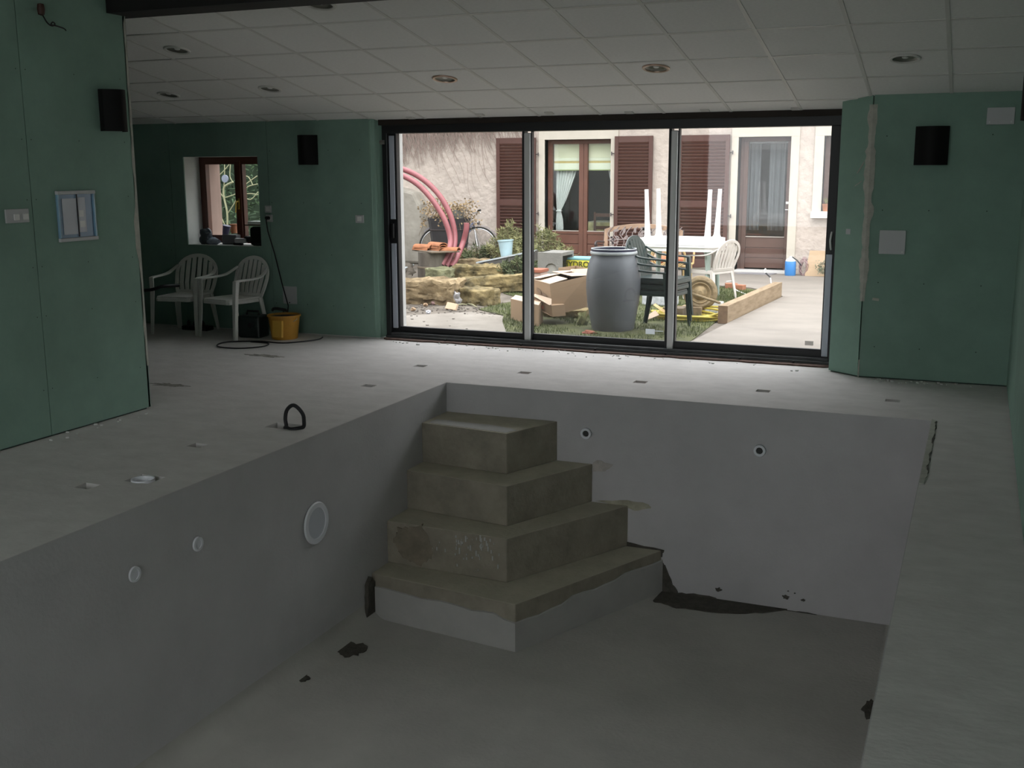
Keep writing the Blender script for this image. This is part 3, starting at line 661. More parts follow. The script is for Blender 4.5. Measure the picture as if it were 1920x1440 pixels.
q = MB(); q.bev((-.022, -.017, -.02), (.022, -.011, .022), .002); q.build('rocker', M_cover, t)
t, w_, h_ = plate('light_switch', 'small white switch between the far left wall lamp and the glass door', 'switch', -5.515, -5.425, 1.115, 1.19, 9.229, M_cover)
q = MB(); q.bev((-.022, -.017, -.02), (.022, -.011, .022), .002); q.build('rocker', M_whitep, t)
t, w_, h_ = plate('light_switch', 'white switch right of the small window, above the socket', 'switch', -6.55, -6.475, 1.20, 1.27, 9.229, M_cover)
q = MB(); q.bev((-.022, -.017, -.02), (.022, -.011, .022), .002); q.build('rocker', M_whitep, t)
t, w_, h_ = plate('wall_socket', 'white socket with black plug right of the small window', 'socket', -6.54, -6.465, 1.11, 1.18, 9.229, M_cover)
q = MB(); q.lathe([(.022, 0), (.024, .006), (.02, .006)], (0, -.012, 0), 16, M=Matrix.Rotation(math.pi/2, 4, 'X')); q.build('socket_ring', M_whitep, t)
# black flex: plug and lead down to the floor
fl = [(-6.50, 9.19, 1.15), (-6.50, 9.16, 1.13), (-6.50, 9.18, 1.02), (-6.45, 9.205, .8), (-6.38, 9.21, .5), (-6.31, 9.20, .28), (-6.29, 9.15, .20), (-6.29, 9.08, .24)]
mb = MB(); mb.tube(fl, .006, 6)
mb.tube([(-6.505, 9.215, 1.15), (-6.505, 9.17, 1.15)], .017, 12)
tag(mb.build('power_lead', M_cable, smooth=True), 'black plugged-in power lead hanging from the socket to the ochre bucket', 'cable')
cl = [G(605, 632, .008), G(598, 636, .008), G(570, 640, .008), G(530, 643, .008), G(490, 640, .008), G(450, 640, .008), G(420, 642, .008), G(407, 647, .008), G(415, 651, .008), G(450, 653, .008), G(490, 650, .008), G(503, 646, .008), G(500, 643, .008), G(470, 640.5, .008)]
def smooth_pts(pts, n=5):
    pts = [V(p) for p in pts]; out = []
    for i in range(len(pts)-1):
        p0, p1, p2, p3 = pts[max(i-1, 0)], pts[i], pts[i+1], pts[min(i+2, len(pts)-1)]
        for k in range(n):
            t = k/n; out.append(.5*((2*p1)+(p2-p0)*t+(2*p0-5*p1+4*p2-p3)*t*t+(3*p1-p0-3*p2+p3)*t**3))
    return out+[pts[-1]]
mb = MB(); mb.tube(smooth_pts(cl), .0065, 6); tag(mb.build('floor_cable', M_cable, smooth=True), 'thin black cable looped on the floor in front of the ochre bucket', 'cable')
# double socket, document holder, hanging wire on the pillar wall
t = thing('double_socket', 'pale double socket on the left pillar wall, at the photo edge', 'socket', (XL+.001, 4.86, 1.36), math.pi/2)
mb = MB(); mb.bev((-.085, -.012, -.04), (.085, 0, .04), .003); mb.build('plate', M_cover, t)
for x in (-.012, .055):
    mb = MB(); mb.bev((x-.02, -.02, -.025), (x+.02, -.011, .012), .003); mb.build('switch_rocker', M_whitep, t)
t = thing('document_frame', 'blue-tinted plastic wall frame holding papers on the left pillar wall', 'wall frame', (XL+.001, 5.325, 1.345), math.pi/2)
mb = MB(); mb.box((-.155, -.006, -.135), (.155, 0, .135)); mb.build('back_panel', M_bluebox, t)
for z in (-.148, .140):
    mb = MB(); mb.bev((-.158, -.022, z-.010), (.158, 0, z+.012), .003); mb.build('rail', M_cover, t)
for x in (-.152, .146):
    mb = MB(); mb.bev((x-.004, -.018, -.137), (x+.008, -.004, .137), .002); mb.build('side_clip', mat('clear_blue_edge', (.22, .38, .50), .2), t)
for (a, b, c_, d_) in ((-.115, .0, -.115, .105), (.010, .075, -.105, .11)):
    mb = MB(); mb.box((a, -.010, c_), (b, -.007, d_)); mb.build('paper_sheet', M_paper, t)
for (a, b, z) in ((.016, .055, .01), (.02, .062, -.055)):
    mb = MB(); mb.box((a, -.012, z-.02), (b, -.0102, z+.02)); mb.build('paper_slip', M_whitep, t)
mb = MB(); mb.box((.002, -.015, -.13), (.008, -.010, .135)); mb.build('divider', M_cable, t)
t = thing('hanging_wire', 'stub of wiring with a dark connector high on the left pillar wall', 'wire', (XL, 5.15, 2.55))
mb = MB(); mb.lathe([(0, .035), (.018, .03), (.022, .0), (.018, -.03), (0, -.035)], (.03, 0, .0), 16); mb.build('connector', mat('brown_connector', (.05, .018, .012), .5), t, smooth=True)
mb = MB(); mb.tube(smooth_pts([(.03, .01, -.03), (.03, .04, -.07), (.03, .075, -.085), (.03, .10, -.072), (.03, .085, -.062), (.03, .07, -.078), (.03, .12, -.082), (.03, .17, -.09), (.03, .185, -.10)]), .004, 6); mb.build('wire', M_cable, t, smooth=True)
# hose loop and drain pipe on deck
hz = [W(537, 803, 5.73), W(535, 785, 5.73), W(538, 769, 5.73), W(548, 760, 5.73), W(558, 764, 5.73), W(568, 777, 5.74), W(570, 790, 5.75), W(569, 800, 5.75), W(560, 803, 5.72), W(545, 805, 5.70), W(537, 803, 5.69)]
mb = MB(); mb.tube(smooth_pts([(-4.04, 5.77, -.10)] + hz[:-1] + [(-4.0, 5.74, .0), (-4.0, 5.78, -.08)]), .0125, 10); tag(mb.build('flexible_conduit', M_cable, smooth=True), 'black flexible conduit looping out of a pit in the deck', 'hose')
c = G(268, 900, 0)
mb = MB(); mb.lathe([(0, -.02), (.05, -.02), (.055, .006), (.062, .008), (.064, -.06)], (c.x, c.y, 0), 28); tag(mb.build('drain_cap', M_pvc, smooth=True), 'white round pipe cap set in a rough hole in the left deck', 'pipe cap')
# =================================================================== chairs
def garden_chair(t, m_, n_slats=6, solid=False):
    mb = MB(); pl = [(-.20, -.24), (-.17, -.26), (.17, -.26), (.20, -.24), (.215, .0), (.20, .19), (-.20, .19), (-.215, .0)]
    mb.prism(pl, 'z', .40, .42); mb.prism([(x*1.03, y*1.02) for x, y in pl], 'z', .365, .402); mb.build('seat', m_, t, bevel=.006)
    # backrest frame: arch
    def back_y(z): return .19+(z-.40)*.28
    A = []; n = 22
    for k in range(n+1):
        a = math.pi*k/n; x = -.245*math.cos(a)*(1 if abs(math.cos(a)) < .99 else .99); z = .60+.22*math.sin(a)**.8 if math.sin(a) > 0 else .60; A.append(V((x, back_y(z)+.01, z)))
    A = [V((-.205, back_y(.41), .41)), V((-.232, back_y(.5), .5))] + A + [V((.232, back_y(.5), .5)), V((.205, back_y(.41), .41))]
    sides = [];
    for i, p in enumerate(A):
        t_ = (A[min(i+1, len(A)-1)]-A[max(i-1, 0)]).normalized(); sides.append(t_.cross(V((0, 1, -.28)).normalized()))
    mb = MB(); mb.sweep(A, .042, .016, sides); mb.sweep([(-.21, back_y(.425), .425), (.21, back_y(.425), .425)], .045, .014, V((0, .28, 1))); br = mb.build('backrest', m_, t, smooth=False, bevel=.004)
    for k in range(n_slats):
        x = -.21+.42*(k+.5)/n_slats; zt = .60+.205*max(0, 1-(x/.245)**2)**.42
        mb = MB(); mb.sweep([(x*.86, back_y(.43), .43), (x*.97, back_y(.52)-.006, .52), (x*1.0, back_y(.62), .62), (x*.98, back_y(zt), zt)], .046 if not solid else .062, .009, V((1, 0, 0))); mb.build('slat', m_, br)
    for s in (-1, 1):
        mb = MB(); P = smooth_pts([(s*.236, back_y(.715), .715), (s*.262, .20, .665), (s*.275, .12, .635), (s*.28, 0, .622), (s*.278, -.14, .618), (s*.272, -.215, .612)], 4)
        mb.sweep(P, [.026+.026*min(1, i/8) for i in range(len(P))], .018, V((1, 0, .0))); mb.build('armrest', m_, t, bevel=.004)
        mb = MB(); P = [(s*.270, -.215, .615), (s*.262, -.225, .45), (s*.266, -.245, .2), (s*.272, -.262, 0)]
        mb.sweep(P, [.052, .05, .042, .034], .014, V((1, 0, 0))); mb.sweep([V(p)+V((s*.018, .016, 0)) for p in P], [.045, .042, .034, .026], .012, V((0, 1, 0))); mb.build('leg', m_, t, bevel=.003)
        mb = MB(); P = [(s*.205, .185, .41), (s*.222, .215, .22), (s*.238, .255, 0)]
        mb.sweep(P, [.062, .05, .034], .014, V((1, 0, 0))); mb.sweep([V(p)+V((s*.018, -.014, 0)) for p in P], [.055, .042, .028], .012, V((0, 1, 0))); mb.build('leg', m_, t, bevel=.003)
    return t
c1 = thing('plastic_armchair', 'white plastic garden armchair under the small window, nearer the dark corner', 'chair', (-7.36, 8.93, 0), math.radians(8), 'white garden chairs in the alcove', scale=.92); garden_chair(c1, M_chairw)
c2 = dup(c1); c2['label'] = 'white plastic garden armchair beside the ochre bucket'; c2.location = (-6.74, 8.905, 0); c2.rotation_euler = (0, 0, math.radians(-12)); c2.matrix_basis = Matrix.LocRotScale(c2.location, c2.rotation_euler, V((.92, .92, .92)))
# bucket and containers by the chairs
def bucket(name, lab, loc, r0, r1, h, m_, rz=0, cat='bucket', rot=None, handle=True):
    t = thing(name, lab, cat, loc, rz, rot=rot)
    mb = MB(); mb.lathe([(0, 0), (r0, 0), (r1, h), (r1+.008, h), (r1+.008, h-.018), (r1+.002, h-.02), (r1-.004, h-.004), (r0-.004, .006), (0, .006)], seg=32); mb.build('tub', m_, t, smooth=True)
    if handle:
        mb = MB(); mb.tube([((r1+.01)*math.cos(a), -.02-(r1*.35)*math.sin(a), h-.03-.05*math.sin(a)) for a in [math.pi*k/14 for k in range(15)]], .003, 6); mb.build('bucket_handle', M_chrome, t, smooth=True)
    return t
b = bucket('ochre_bucket', 'ochre yellow builders bucket with hose on top, below the blank plate', (-6.18, 8.93, 0), .125, .155, .235, M_obucket)
mb = MB(); mb.lathe([(0, .215), (.15, .215)], (0, 0, 0), 24); mb.build('contents', M_wet, b)
mb = MB(); mb.box((-.03, -.158, .03), (.075, -.128, .19), Rx(-.1)); mb.build('side_label', mat('ochre_label', (.62, .36, .06), .6), b)
t = thing('dark_toolbox', 'dark green-black plastic canister between the right chair and the ochre bucket', 'canister', (-6.52, 8.90, 0), .1)
mb = MB(); mb.bev((-.12, -.10, 0), (.12, .10, .22), .02); mb.build('body', M_gchair, t)
mb = MB(); mb.tube([(-.07, 0, .21), (-.06, 0, .255), (.06, 0, .255), (.07, 0, .21)], .011, 8); mb.build('carry_handle', M_black, t, smooth=True)
mb = MB(); mb.lathe([(0, 0), (.03, 0), (.03, .02), (0, .02)], (.03, -.10, .13), 18, M=Matrix.Rotation(math.pi/2, 4, 'X')); mb.build('cap', M_cable, t, smooth=True)
mb = MB(); mb.tube(smooth_pts([(-6.36, 9.0, .26), (-6.30, 8.95, .285), (-6.22, 9.0, .27), (-6.24, 9.06, .25)]), .014, 8); tag(mb.build('hose_end', M_cable, smooth=True), 'short black hose end lying over the rim of the ochre bucket', 'hose')
mb = MB(); mb.tube(smooth_pts([W(262, 545, 8.5), W(285, 543, 8.55), W(305, 537, 8.6), W(335, 535, 8.8)]), .016, 8); tag(mb.build('black_tube', M_cable, smooth=True), 'black tube sticking across the left white chair from behind the pillar', 'tube')
t = thing('paint_tray', 'low dark tray with small bottles under the left chair', 'tray', (-7.35, 9.08, 0))
mb = MB(); mb.bev((-.16, -.06, 0), (.16, .06, .045), .01); mb.build('tray', M_black, t)
for x in (-.11, -.03, .07):
    mb = MB(); mb.lathe([(0, .045), (.018, .045), (.018, .08), (.008, .09), (.008, .1), (0, .1)], (x, 0, 0), 12); mb.build('bottle', M_cable, t, smooth=True)
t = thing('floor_box', 'dim grey box on a dark stand at the alcove corner, left of the chairs', 'box', (-8.30, 9.0, 0))
mb = MB(); mb.bev((-.16, -.08, .16), (.16, .08, .22), .008); mb.build('box_lid', M_conc, t); mb = MB(); mb.bev((-.11, -.06, 0), (.11, .06, .16), .008); mb.build('stand', M_black, t)
# =================================================================== clutter on the window sill
SY = 9.35; SZ = WZ0+.004
mb = MB(); mb.lathe([(0, 0), (.026, 0), (.032, .04), (.04, .12), (.043, .12), (.043, .125), (0, .125)], (-7.19, 9.40, SZ+.07), 18, M=Matrix.Rotation(.25, 4, 'Y')); tag(mb.build('paper_cup', [mat('purple_grey_cup', (.20, .18, .32), .5)], smooth=True), 'purple-grey cup with white rim leaning on the window sill', 'cup')
def lump(name, lab, cat, c, s, m_, seed=1, rough=.25):
    bm = bmesh.new(); bmesh.ops.create_icosphere(bm, subdivisions=3, radius=1)
    for v in bm.verts:
        d = 1+rough*noise.noise(v.co*1.7+V((seed, 0, 0)))
        v.co = V((v.co.x*s[0]*d, v.co.y*s[1]*d, max(-1, v.co.z*1.2)*s[2]*d+s[2]))
    q = MB(); q.bm(bm); o = q.build(name, m_, smooth=True); o.location = c; return tag(o, lab, cat)
lump('crumpled_bag', 'crumpled dark grey bag at the left end of the window sill', 'bag', (-7.38, 9.33, SZ), (.085, .05, .07), mat('grey_bag', (.10, .11, .13), .6), 3, .5)
lump('blue_cloth', 'small pale blue cloth on the window sill in front of the cup', 'cloth', (-7.26, 9.30, SZ), (.07, .04, .03), mat('blue_cloth', (.33, .38, .48), .8), 4, .5)
mb = MB(); mb.bev((-7.20, 9.36, SZ), (-7.02, 9.44, SZ+.10), .008); tag(mb.build('storage_box', mat('grey_box', (.15, .15, .16), .6)), 'grey plastic box in the middle of the window sill', 'box')
mb = MB(); mb.lathe([(0, 0), (.035, 0), (.042, .085), (.046, .085), (.046, .095), (0, .095)], (-7.235, 9.62, SZ+.10), 20); tag(mb.build('flower_pot', M_terra, smooth=True), 'small brown flower pot outside the small window', 'flower pot')
t = thing('cordless_tool', 'pale cordless tool lying near the middle of the window sill', 'tool', (-6.93, 9.32, SZ))
mb = MB(); mb.bev((-.07, -.025, .02), (.07, .025, .07), .012); mb.build('housing', M_cover, t); mb = MB(); mb.bev((-.09, -.018, .0), (.02, .018, .025), .006); mb.build('grip', M_cable, t)
t = thing('papers_stack', 'stack of white papers on a small board at the right of the window sill', 'papers', (-6.73, 9.35, SZ+.20))
mb = MB(); mb.bev((-.12, -.07, 0), (.13, .08, .012), .003); mb.build('board', M_board, t)
mb = MB(); mb.bev((-.09, -.06, .013), (.12, .07, .045), .006); mb.build('paper', M_whitep, t)
t = thing('black_tool_bag', 'black bulky tool bag at the right end of the window sill', 'bag', (-6.72, 9.34, SZ))
mb = MB(); mb.bev((-.08, -.06, 0), (.10, .06, .19), .03); mb.build('body', M_black, t); mb = MB(); mb.bev((-.17, -.03, .03), (-.08, .03, .09), .012); mb.build('side_pocket', M_cable, t)
# =================================================================== OUTSIDE
GZ = -.05
mb = MB(); mb.box((-16, 9.5, GZ-.3), (6, 22, GZ-.004)); mb.box((-16, -14, GZ-.3), (6, YN-.21, GZ-.004)); ground = struct(mb.build('ground', M_soil), 'bare garden soil outside')
def area(name, pts, m_, z0, z1, lab, par=None):
    q = MB(); q.prism(pts, 'z', z0, z1); o = q.build(name, m_, par); return struct(o, lab)
area('path', [(-2.62, 9.42), (-2.50, 10.5), (-2.44, 11.9), (-2.30, 14.62), (-2.50, 15.0), (-2.9, 15.55), (-4.3, 15.9), (-4.9, 17.85), (3.5, 17.85), (3.5, 9.42)], M_path, GZ-.1, GZ+.012, 'pale concrete path')
tr = [(-9.5, 9.42), (-9.5, 10.9)] + [(-9.2+i*.45, 11.25+.12*math.sin(i*1.7)) for i in range(8)] + [(-5.5, 11.75), (-4.95, 11.55), (-4.70, 11.0), (-4.45, 10.5), (-4.2, 9.9), (-4.1, 9.42)]
area('dirt_track', tr, M_track2, GZ-.1, GZ+.004, 'pale sandy track')
lawn1 = [(-4.15, 9.42), (-4.25, 9.95), (-4.5, 10.5), (-4.75, 11.0), (-5.0, 11.6), (-5.5, 12.0), (-5.4, 13.2), (-5.9, 13.7), (-4.6, 14.2), (-4.3, 15.6), (-2.95, 15.5), (-2.5, 14.95), (-2.34, 14.6), (-2.6, 12.0), (-2.52, 10.5), (-2.65, 9.42)]
area('lawn', lawn1, M_turf, GZ-.1, GZ+.008, 'patchy grass between path and track')
# grass blades
def inside(p, poly):
    c = False; j = len(poly)-1
    for i in range(len(poly)):
        if ((poly[i][1] > p[1]) != (poly[j][1] > p[1])) and p[0] < (poly[j][0]-poly[i][0])*(p[1]-poly[i][1])/(poly[j][1]-poly[i][1])+poly[i][0]: c = not c
        j = i
    return c
mb = MB(); rnd = random.Random(5); cnt = 0; gv = []; gf = []
while cnt < 15000:
    x, y = rnd.uniform(-6.5, -2.2), rnd.uniform(9.5, 15.6)
    if not inside((x, y), lawn1) or (11.8 < y < 14.7 and x > -2.60): continue
    d = noise.noise(V((x*1.8, y*1.8, 0)))
    if d < -.12+rnd.uniform(-.15, .15): continue
    h = rnd.uniform(.02, .055)*(1.5 if (x > -2.95 and 12 < y < 15) else 1); a = rnd.uniform(0, 6.3); w_ = .0045; lx, ly = rnd.uniform(-.02, .02), rnd.uniform(-.02, .02)
    o = len(gv); gv += [V((x-w_*math.cos(a), y-w_*math.sin(a), GZ)), V((x+w_*math.cos(a), y+w_*math.sin(a), GZ)), V((x+lx, y+ly, GZ+h))]; gf.append((o, o+1, o+2)); cnt += 1
mb.add(gv, gf); g_ = mb.build('grass', M_grass, kind='stuff'); tag(g_, 'short patchy green grass around the barrel, chairs and timber beam', 'grass'); g_['kind'] = 'stuff'
mb = MB()
for k in range(1100):
    x, y = rnd.uniform(-8.2, -4.6), rnd.uniform(9.7, 12.4)
    if y < 11.4 and rnd.random() < .93: continue
    r = rnd.uniform(.004, .014); mb.box((x-r, y-r*.8, GZ-.01), (x+r, y+r*.8, GZ+r*.9), Rz(rnd.random()*3))
g_ = mb.build('gravel', mat('gravel', (.34, .30, .26), .9, var=.3, vscale=9), kind='stuff'); tag(g_, 'loose gravel and crumbs on the soil in front of the sandstone blocks', 'gravel'); g_['kind'] = 'stuff'
# ---------- house
HY = 17.84
house = thing('house', 'cream rendered house across the yard with brown shutters and doors', 'house', (-6, HY, GZ))
hop = [(-6.90, -5.72, -.2, 2.10), (-3.60, -2.78, -.2, 2.10), (-2.28, -1.2, .95, 2.10)]
mb = MB(); panel(mb, -15, 4.5, -.3, 3.15, HY, HY+.35, hop, XZ); mb.build('wall', M_facade, house, world=True)
def hp(name, a, b, m_, par=None, r=.003, world=True, lab=None):
    q = MB(); q.bev(a, b, r); o = q.build(name, m_, par or house, world=True)
    if lab: o['label'] = lab
    return o
# stone surrounds, a little proud
for (x0, x1) in ((-6.90, -5.72), (-3.60, -2.78)):
    for (a, b) in ((x0-.11, x0), (x1, x1+.13)): hp('stone_jamb', (a, HY-.025, GZ), (b, HY+.3, 2.10), M_stone)
    hp('stone_lintel', (x0-.11, HY-.025, 2.10), (x1+.13, HY+.3, 2.27), M_stone)
hp('stone_jamb', (-2.42, HY-.025, .95), (-2.28, HY+.3, 2.10), M_stone); hp('stone_lintel', (-2.42, HY-.025, 2.10), (-1.1, HY+.3, 2.27), M_stone)
hp('window_sill', (-2.42, HY-.14, .85), (-1.1, HY+.3, .95), mat('pale_sill', (.68, .67, .62), .8))
# buttress of old stained render
mb = MB(); xb = W(790, 430, 17.5).x
P0 = [(-15, GZ), (xb+.03, GZ), (xb-.01, .6), (xb-.04, 1.0), (xb-.16, 1.22), (xb-.5, 1.30), (-15, 1.34)]
mb.prism(P0, 'y', 17.52, HY+.02); mb.build('old_render_base', M_oldrender, house, world=True, bevel=.05)
# eave and roof (above the frame), set low to let in more sky
mb = MB(); mb.prism([(HY-.5, 3.05), (HY+.0, 3.35), (HY+4, 5.2), (HY+4, 5.0), (HY+.1, 3.1), (HY-.5, 2.95)], 'x', -15.3, 4.8); mb.build('roof', M_roof, house, world=True)
# french door
fd = hp('french_door', (-6.90, HY+.18, -.03), (-5.72, HY+.19, .0), M_dfw)
def sub(name, a, b, m_, par, r=.004):
    q = MB(); q.bev(a, b, r); return q.build(name, m_, par, world=False)
yq = HY+.14
# parts of the door are sub-parts: build in house-local coordinates under fd (fd is at the origin of the house frame)
off = V((-6, HY, GZ))
def fsub(par, name, a, b, m_, r=.004): return sub(name, V(a)-off, V(b)-off, m_, par, r)
fsub(fd, 'frame', (-6.90, yq, -.05), (-6.82, yq+.07, 2.10), M_dfw); fsub(fd, 'frame', (-5.75, yq, -.05), (-5.70, yq+.07, 2.10), M_dfw); fsub(fd, 'frame', (-6.82, yq, 2.03), (-5.75, yq+.07, 2.10), M_dfw)
fsub(fd, 'stile', (-6.33, yq-.01, 0), (-6.25, yq+.06, 2.03), M_dfw); fsub(fd, 'stile', (-6.245, yq-.01, 0), (-6.18, yq+.06, 2.03), M_dfw)
for a, b in ((-6.82, -6.33), (-6.18, -5.75)):
    z = .0
    for h in (.17, .17, .17):
        fsub(fd, 'board', (a, yq+.01, z+.004), (b, yq+.05, z+h-.004), M_dfw, .006); z += h
    fsub(fd, 'rail', (a, yq, .51), (b, yq+.055, .56), M_dfw); fsub(fd, 'bead', (a, yq-.005, .555), (b, yq+.03, .57), M_stone2)
    fsub(fd, 'pane', (a, yq+.03, .57), (b, yq+.034, 2.03), M_wglass, .0005)
# room behind
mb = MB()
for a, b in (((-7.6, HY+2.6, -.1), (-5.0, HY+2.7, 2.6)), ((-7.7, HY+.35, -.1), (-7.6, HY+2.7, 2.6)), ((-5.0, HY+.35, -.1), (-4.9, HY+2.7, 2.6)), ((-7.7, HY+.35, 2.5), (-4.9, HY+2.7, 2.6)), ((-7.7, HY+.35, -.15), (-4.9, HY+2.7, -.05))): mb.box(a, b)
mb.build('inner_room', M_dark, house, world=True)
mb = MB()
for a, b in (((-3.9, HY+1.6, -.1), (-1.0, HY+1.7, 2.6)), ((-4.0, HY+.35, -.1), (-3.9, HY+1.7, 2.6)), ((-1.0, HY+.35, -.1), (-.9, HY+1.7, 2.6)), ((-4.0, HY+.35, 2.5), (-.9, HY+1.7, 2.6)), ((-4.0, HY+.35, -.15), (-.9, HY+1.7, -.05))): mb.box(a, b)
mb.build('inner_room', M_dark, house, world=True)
# blind (two-part) and curtains
t = thing('roman_blind', 'cream roman blind with ochre stripe inside the french door', 'blind', (-6.28, HY+.24, 1.86))
for k, (z0, z1, mm) in enumerate(((1.80, 2.04, M_blind), (1.745, 1.80, mat('cream_fold', (.84, .82, .66), .8)), (1.71, 1.745, M_blind2), (1.60, 1.71, mat('cream_low', (.84, .83, .68), .8)), (1.585, 1.60, mat('green_hem', (.45, .50, .22), .8)))):
    q = MB(); q.bev((-.54, -.012-.004*(k % 2), z0-1.86), (.54, .012, z1-1.86), .004); q.build('fold', mm, t)
def curtain(loc, pts, lab, n=7):
    """pts: list of (z, x_left, x_right)"""
    t_ = thing('curtain', lab, 'curtain', loc); q = MB(); vs = []; cols = n*6
    for (z, a, b_) in pts:
        for k in range(cols+1):
            u = k/cols; vs.append((a+(b_-a)*u, .025*math.sin(u*n*2*math.pi)*min(1, (b_-a)/.2), z))
    fs = [(i*(cols+1)+k, i*(cols+1)+k+1, (i+1)*(cols+1)+k+1, (i+1)*(cols+1)+k) for i in range(len(pts)-1) for k in range(cols)]
    q.add(vs, fs); o = q.build('drape', M_curtain, t_, smooth=True); sl = o.modifiers.new('thick', 'SOLIDIFY'); sl.thickness = .004
    return t_
ct = curtain((-6.80, HY+.33, 0), [(1.64, -.02, .38), (1.5, -.02, .34), (1.3, -.02, .26), (1.1, -.02, .18), (.95, -.01, .10), (.90, 0, .07), (.86, -.01, .08), (.75, -.02, .11), (.60, -.02, .12), (.53, -.02, .11)], 'white curtain tied back at the left of the french door')
q = MB(); q.bev((-.01, -.03, .885), (.085, .03, .91), .006); q.build('tieback', M_curtain, ct)
curtain((-5.76, HY+.33, 0), [(1.64, -.12, .05), (1.5, -.09, .05), (1.3, -.04, .05), (1.15, -.01, .05), (1.0, .01, .05)], 'sliver of white curtain at the right of the french door', 4)
# dining table and chairs glimpsed inside
t = thing('dining_table', 'table with pale yellow patterned cloth glimpsed inside the french door', 'table', (-5.9, HY+1.15, GZ))
q = MB(); q.bev((-.55, -.35, .70), (.55, .35, .74), .01); q.build('tabletop', M_blind, t)
q = MB(); q.box((-.56, -.36, .50), (.56, -.352, .735)); q.build('cloth_skirt', mat('yellow_cloth', (.60, .52, .26), .8, var=.3, vscale=9), t)
for sx in (-1, 1):
    for sy in (-1, 1):
        q = MB(); q.box((sx*.5-.03, sy*.3-.03, 0), (sx*.5+.03, sy*.3+.03, .70)); q.build('leg', M_dfw, t)
for k, x in enumerate((-6.05, -5.72)):
    t = thing('dining_chair', ['brown wooden chair back near the middle of the french door, inside', 'brown wooden chair back at the right of the french door, inside'][k], 'chair', (x, HY+.62, GZ), group='chairs inside the house')
    for sx in (-.15, .15):
        q = MB(); q.box((sx-.017, -.017, 0), (sx+.017, .017, .92)); q.build('back_post', M_dfw, t)
        q = MB(); q.box((sx-.017, .3, 0), (sx+.017, .334, .43)); q.build('leg', M_dfw, t)
    for z in (.62, .84):
        q = MB(); q.box((-.15, -.01, z), (.15, .01, z+.06)); q.build('back_rail', M_dfw, t)
    q = MB(); q.box((-.17, -.01, .43), (.17, .35, .46)); q.build('seat', M_dfw, t)
# house door (right)
hd = hp('house_door', (-3.60, HY+.24, -.06), (-2.78, HY+.27, -.03), M_dfw2)
yq = HY+.2
fsub(hd, 'frame', (-3.60, yq, -.05), (-3.55, yq+.07, 2.10), M_dfw2); fsub(hd, 'frame', (-2.80, yq, -.05), (-2.76, yq+.07, 2.10), M_dfw2); fsub(hd, 'frame', (-3.55, yq, 2.03), (-2.80, yq+.07, 2.10), M_dfw2)
fsub(hd, 'stile', (-3.55, yq-.01, 0), (-3.48, yq+.05, 2.03), M_dfw2); fsub(hd, 'stile', (-2.86, yq-.01, 0), (-2.80, yq+.05, 2.03), M_dfw2)
for k in range(3): fsub(hd, 'board', (-3.48, yq+.005, .02+k*.165), (-2.86, yq+.045, .02+k*.165+.16), M_dfw2, .006)
fsub(hd, 'bead', (-3.48, yq-.012, .515), (-2.86, yq+.03, .53), M_stone2)
fsub(hd, 'pane', (-3.48, yq+.03, .53), (-2.86, yq+.034, 2.03), M_wglass, .0005)
fsub(hd, 'threshold', (-3.60, HY-.04, GZ), (-2.78, yq, .0), mat('metal_threshold', (.55, .54, .52), .5))
fsub(hd, 'lock_plate', (-2.855, yq-.03, 1.05), (-2.805, yq-.01, 1.09), M_whitep); fsub(hd, 'lever', (-2.86, yq-.05, .955), (-2.78, yq-.03, .97), M_chrome)
for (a, b, lab) in ((-3.50, -3.30, 'grey pleated band in place of a reflection, left in the house door glass'), (-3.16, -2.90, 'grey pleated band in place of a reflection, right in the house door glass')):  # pleated bands put in for the pool building's reflection in the glass
    t_ = curtain((a, HY+.36, 0), [(2.0, 0, b-a), (1.5, 0, b-a), (1.0, 0, b-a), (.62, 0, b-a)], lab, 3)
    for o in COL.objects:
        if o.parent == t_: o.data.materials[0] = mat('grey_reflection_band', (.17, .17, .185), .9)
# window right
hw = hp('house_window', (-2.28, HY+.2, .95), (-1.2, HY+.22, .98), M_dfw2)
fsub(hw, 'frame', (-2.28, HY+.15, .95), (-2.20, HY+.22, 2.10), M_dfw2); fsub(hw, 'frame', (-2.2, HY+.15, 2.02), (-1.2, HY+.22, 2.10), M_dfw2); fsub(hw, 'pane', (-2.20, HY+.18, .98), (-1.2, HY+.184, 2.03), M_wglass, .0005)
curtain((-2.2, HY+.33, 0), [(2.05, 0, .5), (1.5, 0, .5), (1.0, 0, .5)], 'white curtain inside the house window at the far right', 4)
t = thing('sill_pot', 'terracotta pot with pale plant on the house window sill', 'flower pot', (-2.20, HY-.06, .95))
q = MB(); q.lathe([(0, 0), (.045, 0), (.06, .10), (.065, .10), (.065, .115), (0, .115)], seg=20); q.build('pot', M_terra, t, smooth=True)
q = MB(); [q.tube([(0, 0, .11), (.03*math.cos(k), .03*math.sin(k), .17), (.05*math.cos(k), .05*math.sin(k), .19+.01*(k % 3))], [.008, .006, .002], 5) for k in range(9)]; q.build('plant', M_needle, t)
